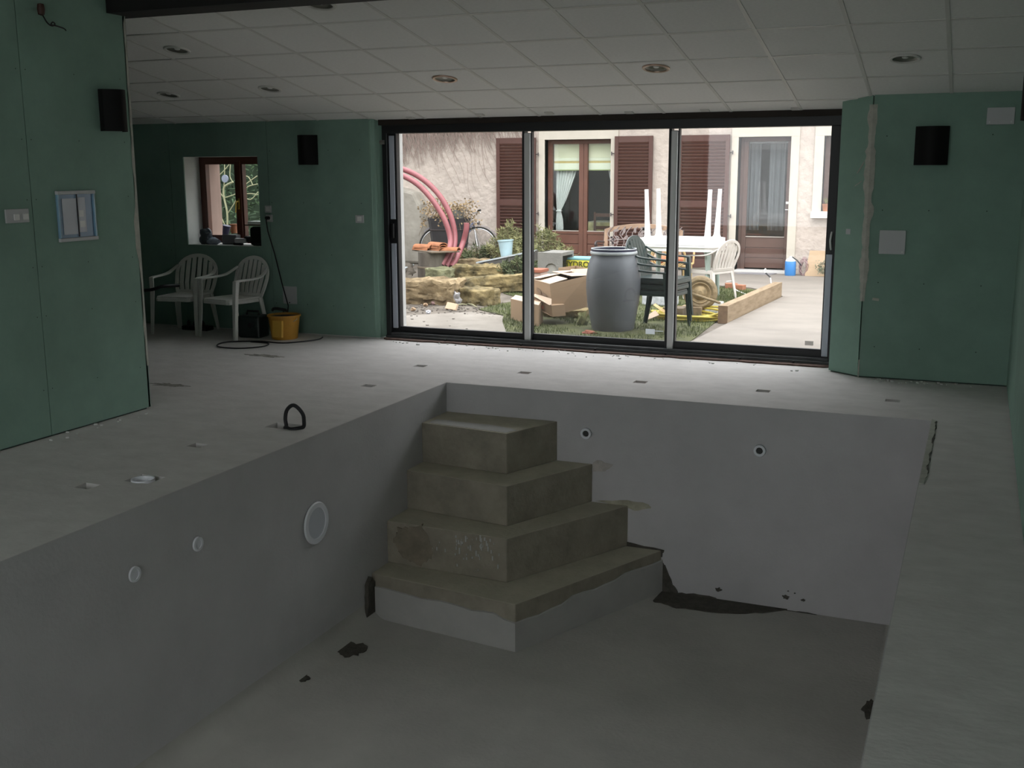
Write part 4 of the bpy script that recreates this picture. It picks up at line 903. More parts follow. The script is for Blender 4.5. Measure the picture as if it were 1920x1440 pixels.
# shutters: frame + slats
slat_mesh = {}
def shutter(x0, x1, lab, hinge):
    w_ = x1-x0; z0, z1 = .02, 2.14; y = HY-.055; st = .065
    fr = MB()
    for a, b in (((x0, y-.02, z0), (x0+st, y+.02, z1)), ((x1-st, y-.02, z0), (x1, y+.02, z1)), ((x0+st, y-.018, z1-.10), (x1-st, y+.018, z1)), ((x0+st, y-.018, z0), (x1-st, y+.018, z0+.14)), ((x0+st, y-.018, 1.00), (x1-st, y+.018, 1.10))): fr.box(a, b)
    fo = fr.build('shutter', M_shutter, house, world=True, bevel=.003); fo['label'] = lab
    key = round(w_-2*st, 3)
    if key not in slat_mesh:
        q = MB(); q.box((-(w_/2-st), -.024, -.004), (w_/2-st, .024, .004), Rx(math.radians(-52))); o = q.build('slat', M_shutlight, fo); slat_mesh[key] = o.data; bpy.data.objects.remove(o)
    zs_ = [z0+.165+k*.053 for k in range(int((1.0-z0-.17)/.053)+1)]
    zs_ += [1.128+k*.053 for k in range(int((z1-.10-1.13)/.053)+1)]
    for z in zs_:
        o = bpy.data.objects.new('slat', slat_mesh[key]); COL.objects.link(o); o.parent = fo; o.location = V(((x0+x1)/2, y, z))-off
    q = MB(); q.box(V((x0+st, y+.017, z0))-off, V((x1-st, y+.022, z1))-off); q.build('backing', mat('slat_gap', (.05, .02, .018), .8), fo)
    for z in (.86, 1.86):
        q = MB(); xx = x0 if hinge < 0 else x1
        q.tube([V((xx, y, z))-off, V((xx+hinge*.06, y-.01, z))-off], .008, 6); q.tube([V((xx+hinge*.05, y-.01, z-.03))-off, V((xx+hinge*.05, y-.01, z+.03))-off], .010, 6); q.build('hook', M_iron, fo)
shutter(-7.78, -7.05, 'louvred brown shutter left of the french door', 1)
shutter(-5.64, -4.99, 'louvred brown shutter right of the french door', -1)
shutter(-4.57, -3.73, 'louvred brown shutter left of the house door', 1)
# dry climbing vine
mb = MB(); rnd = random.Random(11)
for k in range(760):
    u = rnd.random()**1.3; x = -10.2+u*2.2; z = 2.15+rnd.random()*.6; L_ = rnd.uniform(.15, .62)*(1.3-u*.8); dx = rnd.uniform(-.10, .40)
    if rnd.random() < .07: x = rnd.uniform(-8.4, -7.3); L_ *= 1.1
    P = [(x, HY-.02-rnd.random()*.03, z+.25)]
    for j in range(1, 6):
        q = j/5; P.append((x+dx*q+rnd.uniform(-.03, .03), HY-.018-rnd.random()*.03, z+.25-(L_+.2)*q+rnd.uniform(-.02, .02)))
    mb.tube(P, [.007, .0065, .006, .005, .004, .003], 3, cap=False)
for k in range(14):
    x = -9.1+k*.12; P = [(x+.06*math.sin(k+j)+.05*j, HY-.02, 2.4-j*.17) for j in range(int(5+rnd.random()*5))]
    mb.tube(P, .003, 3, cap=False)
tag(mb.build('dry_vine', mat('vine_stem', (.24, .18, .155), .9)), 'leafless dry climbing vine hanging on the cream house wall, top left', 'vine')
# ---------- sandstone blocks
def rock(name, lab, c, s, rz=0, m_=M_sand, seed=1, amp=.06, rx=0, group='sandstone blocks in the yard', ry=0):
    bm = bmesh.new(); bmesh.ops.create_cube(bm, size=2); bmesh.ops.subdivide_edges(bm, edges=bm.edges[:], cuts=15, use_grid_fill=True)
    for v in bm.verts:
        p = v.co.copy(); q = V([math.copysign(abs(t_)**1.0, t_) for t_ in p])
        l6 = (abs(p.x)**14+abs(p.y)**14+abs(p.z)**14)**(1/14); q = p/l6
        d = noise.fractal(V((q.x*s[0], q.y*s[1], q.z*s[2]))*5.5+V((seed*3.7, 0, 0)), .8, 2.1, 5)*amp*1.5+noise.noise(q*1.1+V((seed, 5, 0)))*amp*1.3
        q = V((q.x*s[0]/2, q.y*s[1]/2, q.z*s[2]/2))+q.normalized()*d; v.co = q
    mb_ = MB(); mb_.bm(bm); o = mb_.build(name, m_, smooth=True)
    o.location = (c[0], c[1], c[2]+s[2]/2); o.rotation_euler = (rx, ry, rz); return tag(o, lab, 'stone', group)
rock('sandstone_block', 'large rough sandstone block in front, below the round drum', (-6.50, 12.42, GZ-.04), (1.05, .45, .33), .05, M_sand, 1, .035)
rock('sandstone_block', 'squarish mossy sandstone block right of the largest one', (-5.76, 12.55, GZ-.03), (.50, .35, .22), -.1, M_moss, 2, .02)
rock('sandstone_block', 'long mossy sandstone slab rising to the right, behind the front row', (-6.20, 13.95, GZ-.03), (1.15, .34, .23), .10, M_moss, 3, .025, ry=-.09)
rock('sandstone_block', 'mossy olive sandstone block below the dark sheet', (-6.86, 15.1, GZ-.02), (.80, .38, .26), .10, M_moss, 4, .03)
rock('sandstone_block', 'low dark mossy slab carrying the pink pipes', (-7.42, 14.9, GZ-.02), (.42, .40, .22), .0, mat('dark_moss_stone', (.10, .10, .055), .95, var=.3, vscale=7, bump=.6, col2=(.2, .2, .11)), 5, .02)
rock('sandstone_block', 'flat yellow sandstone piece between the drum and the front block', (-6.60, 12.95, GZ-.02), (.65, .35, .26), 0, M_sand, 6, .012)
rock('sandstone_block', 'small pale sandstone chunk just right of the pink pipes', (-7.35, 15.9, GZ+.0), (.5, .25, .26), .1, M_sand, 8, .02)
rock('sandstone_block', 'flat stone lying beneath the leaning cardboard box', (-4.28, 11.75, GZ-.02), (.50, .25, .12), .1, M_moss, 9, .015)
mb = MB(); c = G(845, 581); mb.bev((-.075, -.02, 0), (.075, .02, .085), .004); o = mb.build('broken_brick', mat('pale_brick', (.58, .43, .30), .9)); o.location = c; o.rotation_euler = (-.5, .1, -.15); tag(o, 'small pale orange brick piece lying in front of the sandstone blocks', 'brick')
for k, (p, q_) in enumerate((((815, 569), (846, 563)), ((856, 574), (876, 573)), ((876, 571), (895, 578)))):
    a, b = G(*p), G(*q_); a.z = b.z = GZ+.012; mb = MB(); mb.tube([a, (a+b)/2+V((0, .01, .008)), b], [.008, .01, .006], 6); tag(mb.build('stick', M_branch, smooth=True), ['thin dry stick leaning behind the brick piece', 'short dry stick right of the brick piece', 'pale bent stick farthest right of the brick piece'][k], 'stick')
lump('plastic_wrap', 'crumpled clear plastic wrap beside the brick piece', 'wrap', tuple(G(856, 572)), (.06, .05, .07), mat('clear_wrap', (.26, .25, .25), .2), 12, .7)
for k, (px, py, m_) in enumerate(((798, 574, M_card), (812, 571, mat('mauve_stone', (.30, .19, .18), .9)), (803, 588, M_paper), (775, 583, M_card))):
    lump('litter_piece', ['tan scrap by the front sandstone block', 'mauve stone beside the tan scrap', 'white scrap on the sandy soil', 'tan scrap nearest the door frame'][k], 'litter', tuple(G(px, py)), (.03, .025, .018), m_, 20+k, .5)
# ---------- drum, board, roof tiles
t = thing('round_drum', 'weathered round concrete drum standing behind the sandstone blocks', 'drum', (-7.72, 15.15, GZ))
q = MB(); q.lathe([(0, .0), (.225, 0), (.225, .18), (.215, .19), (.215, .42), (0, .42)], seg=36); q.build('body', M_drum, t, smooth=True)
q = MB(); q.lathe([(.226, .175), (.232, .18), (.232, .2), (.222, .205)], seg=36); q.build('hoop', M_board, t, smooth=True)
bl = [W(761, 474, 15.1), W(812, 467, 15.5), W(856, 472, 15.0), W(818, 481, 14.8)]
mb = MB(); zt = GZ+.42
poly = [(-8.12, 15.25), (-7.65, 15.62), (-7.26, 15.18), (-7.58, 14.86)]
mb.prism(poly, 'z', zt+.0, zt+.022); tag(mb.build('weathered_board', M_board, bevel=.004), 'weathered square board lying on top of the round drum', 'board')
tile_me = None
for k in range(6):
    n = 10; q = MB(); out = []
    for j in range(n+1):
        a = math.pi*j/n; out.append((.085*math.cos(a), .055*math.sin(a)))
    inn = [(x*.84, z*.80) for x, z in out[::-1]]
    pos = [(-7.90, .02, .0, .15), (-7.88, .055, .1, .15), (-7.66, .02, -.2, .3), (-7.66, .055, -.15, .3), (-7.65, .09, -.2, .35), (-7.45, .02, .35, .2)][k]
    q.prism(out+inn, 'y', -.16, .16); o = q.build('roof_tile', M_terra); o.location = (pos[0], 15.2, zt+.002+pos[1]); o.rotation_euler = (0, 0, math.pi/2-.3+pos[2])
    tag(o, ['lower left terracotta roof tile on the board', 'upper left terracotta roof tile on the board', 'bottom terracotta tile of the middle stack', 'middle terracotta tile of the middle stack', 'top terracotta tile of the middle stack', 'single terracotta roof tile at the right of the board'][k], 'roof tile', 'terracotta roof tiles on the board')
# junk left of drum
for k, (p, q_, r, mm, lb) in enumerate((((752, 505), (775, 497), .018, M_sheetl, 'pale grey pipe lying left of the round drum'), ((750, 516), (770, 510), .014, M_sheetl, 'thin grey pipe lying below the pale one'), ((750, 521), (768, 523), .01, M_iron, 'dark rod lying left of the round drum'))):
    a, b = W(*p, 14.9), W(*q_, 15.2); mb = MB(); a.z = max(a.z, GZ+.02); mb.tube([a, b], r, 8); tag(mb.build('scrap_pipe', mm, smooth=True), lb, 'pipe')
lump('orange_scrap', 'orange plastic scrap at the left edge of the glass door view', 'scrap', tuple(G(754, 533)), (.07, .05, .045), M_orange, 31, .4)
lump('rubble_heap', 'small heap of dark rubble left of the round drum', 'rubble', (-8.25, 15.1, GZ), (.22, .2, .10), M_soil, 33, .6)
# ---------- pink conduits
def pipe(pts, lab, r=.043):
    P = smooth_pts(pts, 6); rs = []
    m_ = MB(); m_.tube(P, r, 12); o = m_.build('pink_conduit', M_pipe, smooth=True); return tag(o, lab, 'pipe', 'pink conduits standing in an arc')
YP = 15.6
def WP(L): return [W(px, py, y) for px, py, y in L]
pipe([V((-9.3, 15.3, 1.75))]+WP([(735, 312, YP), (752, 316, YP), (780, 328, YP), (805, 346, YP), (828, 372, YP), (845, 405, YP), (853, 440, YP), (851, 465, YP-.1), (842, 488, YP-.3), (836, 500, YP-.4)]), 'outermost and highest pink conduit of the arc')
pipe([V((-9.3, 15.2, 1.66))]+WP([(735, 322, YP-.1), (752, 328, YP-.1), (778, 342, YP-.1), (800, 362, YP-.1), (820, 388, YP-.1), (835, 415, YP-.1), (844, 445, YP-.1), (843, 465, YP-.2), (835, 483, YP-.4), (828, 497, YP-.5)]), 'inner pink conduit of the arc, nearest the drum')
pipe(WP([(875, 418, YP), (874, 432, YP), (868, 455, YP), (858, 480, YP-.2), (847, 500, YP-.35)]), 'short pink conduit with its open end up, right of the arc')
# ---------- planter
t = thing('dark_planter', 'dark wooden tapered planter with dried plant behind the pink pipes', 'planter', (W(843, 470, 17.05).x, 17.05, GZ+.14), .05, scale=1.15)
a = W(809, 470, 17.05); 
q = MB(); q.lathe([(0, 0), (.26, 0), (.35, .62), (.33, .62), (.25, .04), (0, .04)], seg=6); q.build('tub', M_planter, t)
for z in (.25, .45):
    q = MB(); r_ = .26+.09*z/.62; q.lathe([(r_+.004, z-.012), (r_+.01, z), (r_+.008, z+.012)], seg=6); q.build('hoop', M_iron, t)
q = MB(); rnd = random.Random(4)
for k in range(70):
    a = rnd.uniform(0, 6.3); L_ = rnd.uniform(.2, .5); q.tube([(.1*math.cos(a), .1*math.sin(a), .6), (L_*.6*math.cos(a), L_*.5*math.sin(a), .72+rnd.random()*.08), (L_*math.cos(a), L_*.8*math.sin(a), .60+rnd.uniform(-.25, .25))], [.006, .005, .003], 4)
q.build('stem', M_twig, t)
q = MB()
for k in range(700):
    a = rnd.uniform(0, 6.3); r_ = rnd.uniform(.1, .5); c = V((r_*math.cos(a), r_*.8*math.sin(a), .64+rnd.uniform(-.28, .2)*(r_/.5)+.08)); u = V((rnd.uniform(-1, 1), rnd.uniform(-1, 1), rnd.uniform(-1, 1))).normalized()*.014; w_ = u.orthogonal().normalized()*.010
    q.quad(c-u-w_, c+u-w_, c+u+w_, c-u+w_)
q.build('dry_foliage', M_dryleaf, t, kind='stuff')
q = MB(); q.lathe([(0, .6), (.10, .6), (.12, .74), (.11, .74), (.10, .62)], (.14, -.05, 0), 18); q.build('grey_pot', M_conc, t, smooth=True)
# ---------- bicycle
def wheel(par, c, r, yawv, name='wheel'):
    c = V(c); q = MB(); u = V((math.cos(yawv), math.sin(yawv), 0)); P = [c+u*r*math.cos(2*math.pi*k/40)+V((0, 0, r*math.sin(2*math.pi*k/40))) for k in range(40)]
    q.tube(P, .017, 8, closed=True); w_ = q.build(name, M_rubber, par, smooth=True)
    q = MB(); P2 = [c+(p-c)*.935 for p in P]; q.tube(P2, .011, 6, closed=True); q.build('rim', M_chrome, w_, smooth=True)
    q = MB(); [q.tube([c, c+(P[int(k*40/18)]-c)*.93], .0018, 3) for k in range(18)]; q.tube([c-u.cross(V((0, 0, 1)))*.04, c+u.cross(V((0, 0, 1)))*.04], .018, 8); q.build('spokes', M_chrome, w_)
t = thing('bicycle', 'blue-grey bicycle leaning on the cream wall behind the planter', 'bicycle', (0, 0, 0))
yb = .30
fw = W(897, 466, 17.42); rw = W(822, 462, 17.05)
fw.z = rw.z = GZ+.335+.02
by = math.atan2((fw-rw).y, (fw-rw).x)
t.location = V(((fw.x+rw.x)/2, (fw.y+rw.y)/2, GZ)); t.matrix_basis = Matrix.Translation(t.location); o0 = t.location.copy()
wheel(t, fw-o0, .32, by-.12); wheel(t, rw-o0, .32, by)
hd_ = fw+V((-.10, -.02, .42)); hb = hd_+V((-.02, 0, .16)); bb = rw.lerp(fw, .45)+V((0, 0, -.04)); stt = bb+V((-.16, 0, .50))
q = MB()
for a, b in ((hd_, hd_+V((.03, 0, -.10))), (hd_-V((0, 0, .03)), bb), (hd_+V((.02, 0, -.09)), bb+V((0, 0, .05))), (bb, stt), (bb, rw), (stt-V((0, 0, .1)), rw)): q.tube([a-o0, b-o0], .016, 8)
q.build('frame', M_bike, t, smooth=True)
q = MB()
for s in (-.05, .05): q.tube([hd_+V((.03, 0, -.10))-o0, fw+V((0, s, 0))-o0], .011, 6)
q.build('fork', M_chrome, t, smooth=True)
q = MB(); q.tube([hd_-o0, hb-o0], .012, 6); q.tube(smooth_pts([hb+V((-.22, -.14, .06))-o0, hb+V((-.10, -.08, .05))-o0, hb-o0, hb+V((.10, .02, -.01))-o0, hb+V((.20, -.06, .0))-o0]), .010, 6); q.build('handlebar', M_chrome, t, smooth=True)
q = MB(); q.tube([hb+V((-.26, -.16, .065))-o0, hb+V((-.17, -.12, .06))-o0], .017, 8); q.build('grip', M_rubber, t); q = MB(); q.tube([hb+V((.15, -.04, .03))-o0, hb+V((.21, -.08, .04))-o0], .017, 8); q.build('grip', M_rubber, t)
q = MB(); q.sweep([stt+V((-.12, 0, .04))-o0, stt+V((0, 0, .05))-o0, stt+V((.12, 0, .03))-o0], [.15, .12, .04], .04, V((0, 1, 0))); q.build('saddle', M_rubber, t)
for c_ in (fw, rw):
    u = V((math.cos(by), math.sin(by), 0)); P = [c_+u*.355*math.cos(a)+V((0, 0, .355*math.sin(a)))-o0 for a in [math.pi*(.12+.62*k/12) for k in range(13)]]
    q = MB(); q.sweep(P, .045, .004, V((-u.y, u.x, 0))); q.build('mudguard', M_bike, t, smooth=True)
q = MB(); q.lathe([(0, 0), (.03, .01), (.036, .04), (0, .045)], hd_+V((.10, -.02, -.02))-o0, 14, M=Matrix.Rotation(math.pi/2, 4, 'Y')); q.build('headlamp', M_chrome, t, smooth=True)
# ---------- shrubs
def shrub(lab, base, rx, ry, h, m_, n=1800, seed=1, name='juniper_shrub', lift=.0, stems=34):
    rnd = random.Random(seed); t_ = thing(name, lab, 'shrub', base); st_ = MB(); lf = MB(); tips = []
    for k in range(stems):
        a = rnd.uniform(0, 6.283); r_ = rnd.random()**.6; hh = h*(1.05-.55*r_*r_)*rnd.uniform(.75, 1.0)
        P = [V((rx*.15*math.cos(a), ry*.15*math.sin(a), 0)), V((rx*r_*.55*math.cos(a), ry*r_*.55*math.sin(a), hh*.45)), V((rx*r_*.9*math.cos(a), ry*r_*.9*math.sin(a), hh*.8)), V((rx*r_*math.cos(a)*1.05, ry*r_*math.sin(a), hh))]
        st_.tube(P, [.012, .008, .005, .002], 4, cap=False); tips.append(P)
    st_.build('stem', M_twig, t_)
    vs = []; fs = []
    for k in range(n):
        P = tips[k % stems]; u = rnd.random()**.7; i = min(2, int(u*3)); f_ = u*3-i; c = P[i].lerp(P[i+1], f_)
        d = V((rnd.gauss(0, 1), rnd.gauss(0, 1), rnd.gauss(.6, .8))).normalized(); L_ = rnd.uniform(.035, .075); w_ = d.orthogonal().normalized()*rnd.uniform(.004, .009)
        c = c+V((rnd.gauss(0, .018), rnd.gauss(0, .018), rnd.gauss(0, .018))); o = len(vs)
        vs += [c-w_, c+w_, c+d*L_+w_*.4, c+d*L_-w_*.4]; fs.append((o, o+1, o+2, o+3))
    lf.add(vs, fs); lf.build('foliage', m_, t_, kind='stuff'); return t_
shrub('tall yellow-green juniper shrub behind the pale blue bucket', (W(955, 470, 16.6).x, 16.7, GZ), .42, .3, .83, M_needle, 4200, 1, stems=60)
shrub('bushy juniper shrub behind the concrete box', (W(1015, 480, 15.9).x, 15.9, GZ), .52, .35, .78, M_needle, 5200, 2, stems=70)
shrub('dark low juniper between the left door mullion and the stones', (W(985, 500, 15.2).x, 15.1, GZ), .38, .3, .40, M_needle2, 2600, 3, stems=40)
shrub('straggly low plants in front of the bicycle wheel', (W(905, 480, 16.9).x, 16.8, GZ), .45, .25, .45, M_needle2, 1500, 4, name='low_shrub', stems=26)
shrub('thin weeds right of the pink pipes under the bicycle', (W(880, 480, 17.0).x, 16.9, GZ), .3, .2, .38, mat('weed_brown', (.26, .22, .11), .9, var=.3), 900, 5, name='weeds', stems=22)
# ---------- dark sheet on stones and blue bucket
mb = MB(); a, b = W(896, 492, 15.5), W(1005, 470, 15.5)
mb.prism([(a.x, a.z), (b.x, b.z), (b.x, b.z-.15), (a.x+.25, a.z-.07)], 'y', 15.45, 15.62)
t = thing('metal_gutter', 'dark metal trough lying on the stones, under the pale blue bucket', 'trough', (a.x, 15.5, a.z)); mb.build('trough', M_sheet, t, world=True)
mb = MB(); mb.sweep([a+V((0, -.06, .0)), b+V((0, -.06, .0))], .022, .02, V((0, 0, 1))); mb.sweep([a+V((0, .0, .008)), b+V((0, .0, .008))], .10, .008, V((0, 1, 0))); mb.build('rim', M_sheetl, t, world=True)
cb = W(947, 482, 15.6)
bk = bucket('pale_blue_bucket', 'pale blue plastic bucket on the dark trough', (cb.x, 15.66, cb.z+.0), .085, .118, .26, M_blueb, rot=(0, -.07, 0), handle=False)
rock('sandstone_block', 'stone propping up the dark trough', (cb.x+.1, 15.7, GZ), (.7, .3, .22), .1, M_moss, 15, .02)
# ---------- concrete box, brick slab, bag
YC = 14.2; a = W(1008, 473, YC); b = W(1053, 473, YC); wd = b.x-a.x
t = thing('concrete_chamber', 'open grey precast concrete box with an arched knock-out', 'concrete box', (a.x, YC, GZ), .0)
H_ = a.z-GZ; q = MB(); n = 12; cxx, rr = wd*.56, .085; zb = H_-.15-.085
fr = [(0, 0), (cxx-rr, 0), (cxx-rr, zb)] + [(cxx-rr*math.cos(math.pi*k/n), zb+rr*math.sin(math.pi*k/n)) for k in range(1, n)] + [(cxx+rr, zb), (cxx+rr, 0), (wd, 0), (wd, H_), (0, H_)]
q.prism(fr, 'y', 0, .05); q.build('front_wall', M_conc, t, bevel=.004)
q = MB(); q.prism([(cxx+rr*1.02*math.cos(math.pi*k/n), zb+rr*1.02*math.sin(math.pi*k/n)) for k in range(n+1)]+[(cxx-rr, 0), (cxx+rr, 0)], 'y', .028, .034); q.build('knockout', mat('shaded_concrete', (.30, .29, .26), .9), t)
D = .50
q = MB(); q.box((0, D-.05, 0), (wd, D, H_)); q.build('rear_wall', M_conc, t, bevel=.006)
q = MB(); q.box((0, .05, 0), (.05, D-.05, H_)); q.build('side_wall', M_conc, t)
q = MB(); q.box((0, .05, H_-.05), (wd, D-.05, H_)); q.box((.05, .05, 0), (wd, D-.05, .05)); q.build('top_wall', M_conc, t, bevel=.004)
c = W(1006, 505, 13.6); mb = MB(); mb.bev((c.x-.12, 13.5, GZ), (c.x+.10, 13.75, c.z-.035), .004); tag(mb.build('paving_block', mat('pink_grey_block', (.42, .30, .26), .9, var=.15)), 'pinkish grey block left of the concrete box', 'block')
mb = MB(); mb.bev((c.x-.13, 13.48, c.z-.034), (c.x+.11, 13.77, c.z+.005), .004); tag(mb.build('red_tile_slab', mat('red_slab', (.50, .17, .10), .85, var=.1)), 'red clay slab lying on the block left of the concrete box', 'slab')
YB = 14.6; c0 = W(1066, 502, YB); c1 = W(1102, 484, YB)
t = thing('mortar_bag', 'yellow and turquoise bag of mortar lettered HYDRO behind the boxes', 'bag', (c0.x, YB, GZ))
wb_, hb_ = c1.x-c0.x+.08, c1.z-GZ
zy = W(1085, 488.5, YB).z-GZ; zl0 = W(1085, 500, YB).z-GZ
q = MB(); q.bev((-.04, .0, 0), (wb_, .35, zy), .012); q.build('sack', M_bag, t, smooth=True)
q = MB(); q.bev((-.03, .01, zy+.001), (wb_-.01, .34, hb_), .012); q.build('sack_top', M_bagb, t, smooth=True)
cu = bpy.data.curves.new('lettering', 'FONT'); cu.body = 'HYDRO'; cu.size = (zy-zl0)*1.30; cu.extrude = .002; cu.offset = .0022
fo = bpy.data.objects.new('tmp', cu); COL.objects.link(fo); bpy.context.view_layer.update()
me = bpy.data.meshes.new_from_object(fo.evaluated_get(bpy.context.evaluated_depsgraph_get())); bpy.data.objects.remove(fo)
lt = bpy.data.objects.new('lettering', me); me.materials.append(mat('dark_olive_ink', (.08, .075, .02), .7)); COL.objects.link(lt); lt.parent = t
lt.rotation_euler = (math.pi/2, 0, 0); lt.location = (-.085, -.004, zl0-.003)
# ---------- cardboard boxes
def carton(name, lab, P, m_=M_card, flaps=(), inner=None):
    """P: 8 corner points: bottom 0-3, top 4-7 (same order); open-topped with wall thickness by solidify"""
    t_ = thing(name, lab, 'cardboard box', tuple(P[0])); P = [V(p) for p in P]
    q_ = MB(); q_.add(P, [(0, 3, 2, 1), (0, 1, 5, 4), (1, 2, 6, 5), (2, 3, 7, 6), (3, 0, 4, 7)]); o_ = q_.build('carton_body', m_, t_, world=True)
    s_ = o_.modifiers.new('thick', 'SOLIDIFY'); s_.thickness = .006
    for (i, j, v) in flaps:
        a_, b_ = P[i], P[j]; v = V(v); q_ = MB(); q_.add([a_, b_, b_+v-(b_-a_)*.02, a_+v+(b_-a_)*.02], [(0, 1, 2, 3)]); o_ = q_.build('flap', M_cardl, t_, world=True); s_ = o_.modifiers.new('thick', 'SOLIDIFY'); s_.thickness = .005
    return t_
# low box
A, B_ = V((-4.78, 11.30, GZ)), V((-4.27, 10.86, GZ)); dv = V((-.09, .36, 0)); up = V((0, 0, .235))
P = [A, B_, B_+dv, A+dv]; carton('carton', 'closed low cardboard box standing on the ground nearest the left mullion', P+[p+up for p in P], flaps=((4, 5, (-.045, .18, .004)), (6, 7, (.045, -.18, .006))))
# big box: front-left face + big right face
yb0 = 11.25
p_bl = W(1003, 566, 11.45); p_bm = W(1036, 592, 11.05); p_br = W(1100, 576, 11.35); 
t_l = W(995, 523, 11.50); t_m = W(1031, 533, 11.08); t_r = W(1102, 517, 11.38)
p_bk = p_bl+(p_br-p_bm); t_k = t_l+(t_r-t_m)
p_bm.z = max(p_bm.z, GZ+.05)
bg_ = carton('carton', 'large cardboard box leaning on the low box, with bright flaps folded over', [p_bl, p_bm, p_br, p_bk, t_l, t_m, t_r, t_k], flaps=((4, 5, (t_r-t_m)*.48+V((0, 0, .012))), (6, 7, (t_l-t_r)*.0+(t_m-t_r)*.42+V((0, 0, .03))), (7, 4, (t_m-t_l)*.45+V((0, 0, .03)))))
def onface(o_, u, v, s_): return o_+u*s_[0]+v*s_[1]
u = (p_bm-p_bl); v = (t_l-p_bl); nrm = u.cross(v).normalized()*(-1)
if nrm.y > 0: nrm = -nrm
for (a, b, c, d, mm, nm) in ((.30, .55, .62, .80, M_cardd, 'printed_mark'), (.62, .85, .60, .78, M_cardd, 'printed_mark'), (.22, .75, .40, .50, M_cardd, 'printed_mark')):
    q = MB(); q.add([p_bl+u*a+v*c+nrm*.005, p_bl+u*b+v*c+nrm*.005, p_bl+u*b+v*d+nrm*.005, p_bl+u*a+v*d+nrm*.005], [(0, 1, 2, 3)]); q.build(nm, mm, bg_, world=True)
# open lower box with loose flap
a0, a1, a2 = W(992, 556, 11.28), W(1034, 573, 10.98), W(1036, 594, 10.98); a3 = W(1010, 581, 11.1); a4 = W(997, 566, 11.28)
mb = MB(); dp = V((.10, .14, 0)); mb.add([a0, a1, a2, a3, a4, a0+dp, a1+dp, a2+dp, a3+dp, a4+dp], [(0, 1, 2, 3, 4), (5, 9, 8, 7, 6), (0, 5, 6, 1), (1, 6, 7, 2), (2, 7, 8, 3), (3, 8, 9, 4), (4, 9, 5, 0)])
t = thing('carton', 'flattened cardboard box with red mark squeezed under the large box', 'cardboard box', tuple(a3)); mb.build('carton_body', M_card, t, world=True)
mb = MB(); mb.add([W(997, 553, 11.25), W(1004, 551, 11.3), W(1034, 560, 11.02), W(1034, 571, 10.96), W(1030, 572, 10.96)], [(0, 1, 2, 3, 4)]); o = mb.build('flap', M_cardl, t, world=True); s_ = o.modifiers.new('t', 'SOLIDIFY'); s_.thickness = .004
mb = MB(); mb.add([W(1010, 570, 11.12), W(1019, 574, 11.06), W(1019, 580, 11.06), W(1013, 577, 11.10)], [(0, 1, 2, 3)]); mb.build('printed_mark', M_cardr, t, world=True)
# box behind
P = [W(1047, 530, 12.4), W(1072, 532, 12.2), W(1104, 520, 12.35), W(1080, 516, 12.7)]; tp = [W(1047, 502, 12.4), W(1070, 505, 12.2), W(1104, 504, 12.35), W(1080, 498, 12.7)]
for p in P: p.z = GZ+.25
mb = MB()
bb_ = carton('carton', 'open cardboard box behind the large one, in front of the yellow bag', P+tp, flaps=((5, 6, (.03, -.10, -.10)), (6, 7, (.08, .0, -.02))))
mb = MB(); c = (P[0]+P[2])/2; mb.bev((c.x-.18, c.y-.15, GZ), (c.x+.22, c.y+.17, GZ+.245), .01); tag(mb.build('wooden_crate', M_board), 'rough wooden crate under the rear cardboard box', 'crate')
# ---------- barrel
t = thing('grey_barrel', 'large grey plastic barrel with open top and pale clamp ring', 'barrel', (-3.475, 10.97, GZ))
pr = [(0, 0), (.20, 0), (.222, .02), (.245, .15), (.272, .30), (.285, .45), (.282, .58), (.265, .68), (.245, .745), (.232, .775), (.232, .80)]
q = MB(); q.lathe(pr, seg=48); q.build('body', M_barrel, t, smooth=True)
q = MB(); q.lathe([(.233, .795), (.243, .80), (.247, .812), (.243, .825), (.236, .828)], seg=48); q.build('clamp_ring', M_rim, t, smooth=True)
q = MB(); q.lathe([(.236, .826), (.238, .85), (.230, .852), (.220, .79), (.215, .5), (0, .5)], seg=48); q.build('rim', M_navy, t, smooth=True)
q = MB(); q.tube([(.232*math.cos(2*math.pi*k/48), .232*math.sin(2*math.pi*k/48), .852) for k in range(48)], .006, 6, closed=True); q.build('rim_edge', M_rim, t, smooth=True)
# ---------- green chair stack
gc = thing('green_armchair', 'dark green plastic armchair at the bottom of the stack beside the barrel', 'chair', (-3.07, 11.24, GZ), math.radians(82), 'stacked dark green garden chairs'); garden_chair(gc, M_gchair, 6, True)
for k in (1, 2):
    g2 = dup(gc); g2.location = (-3.07+.012*k, 11.24, GZ+.066*k); g2['label'] = ['', 'dark green plastic armchair in the middle of the stack of three', 'dark green plastic armchair on top of the stack of three'][k]
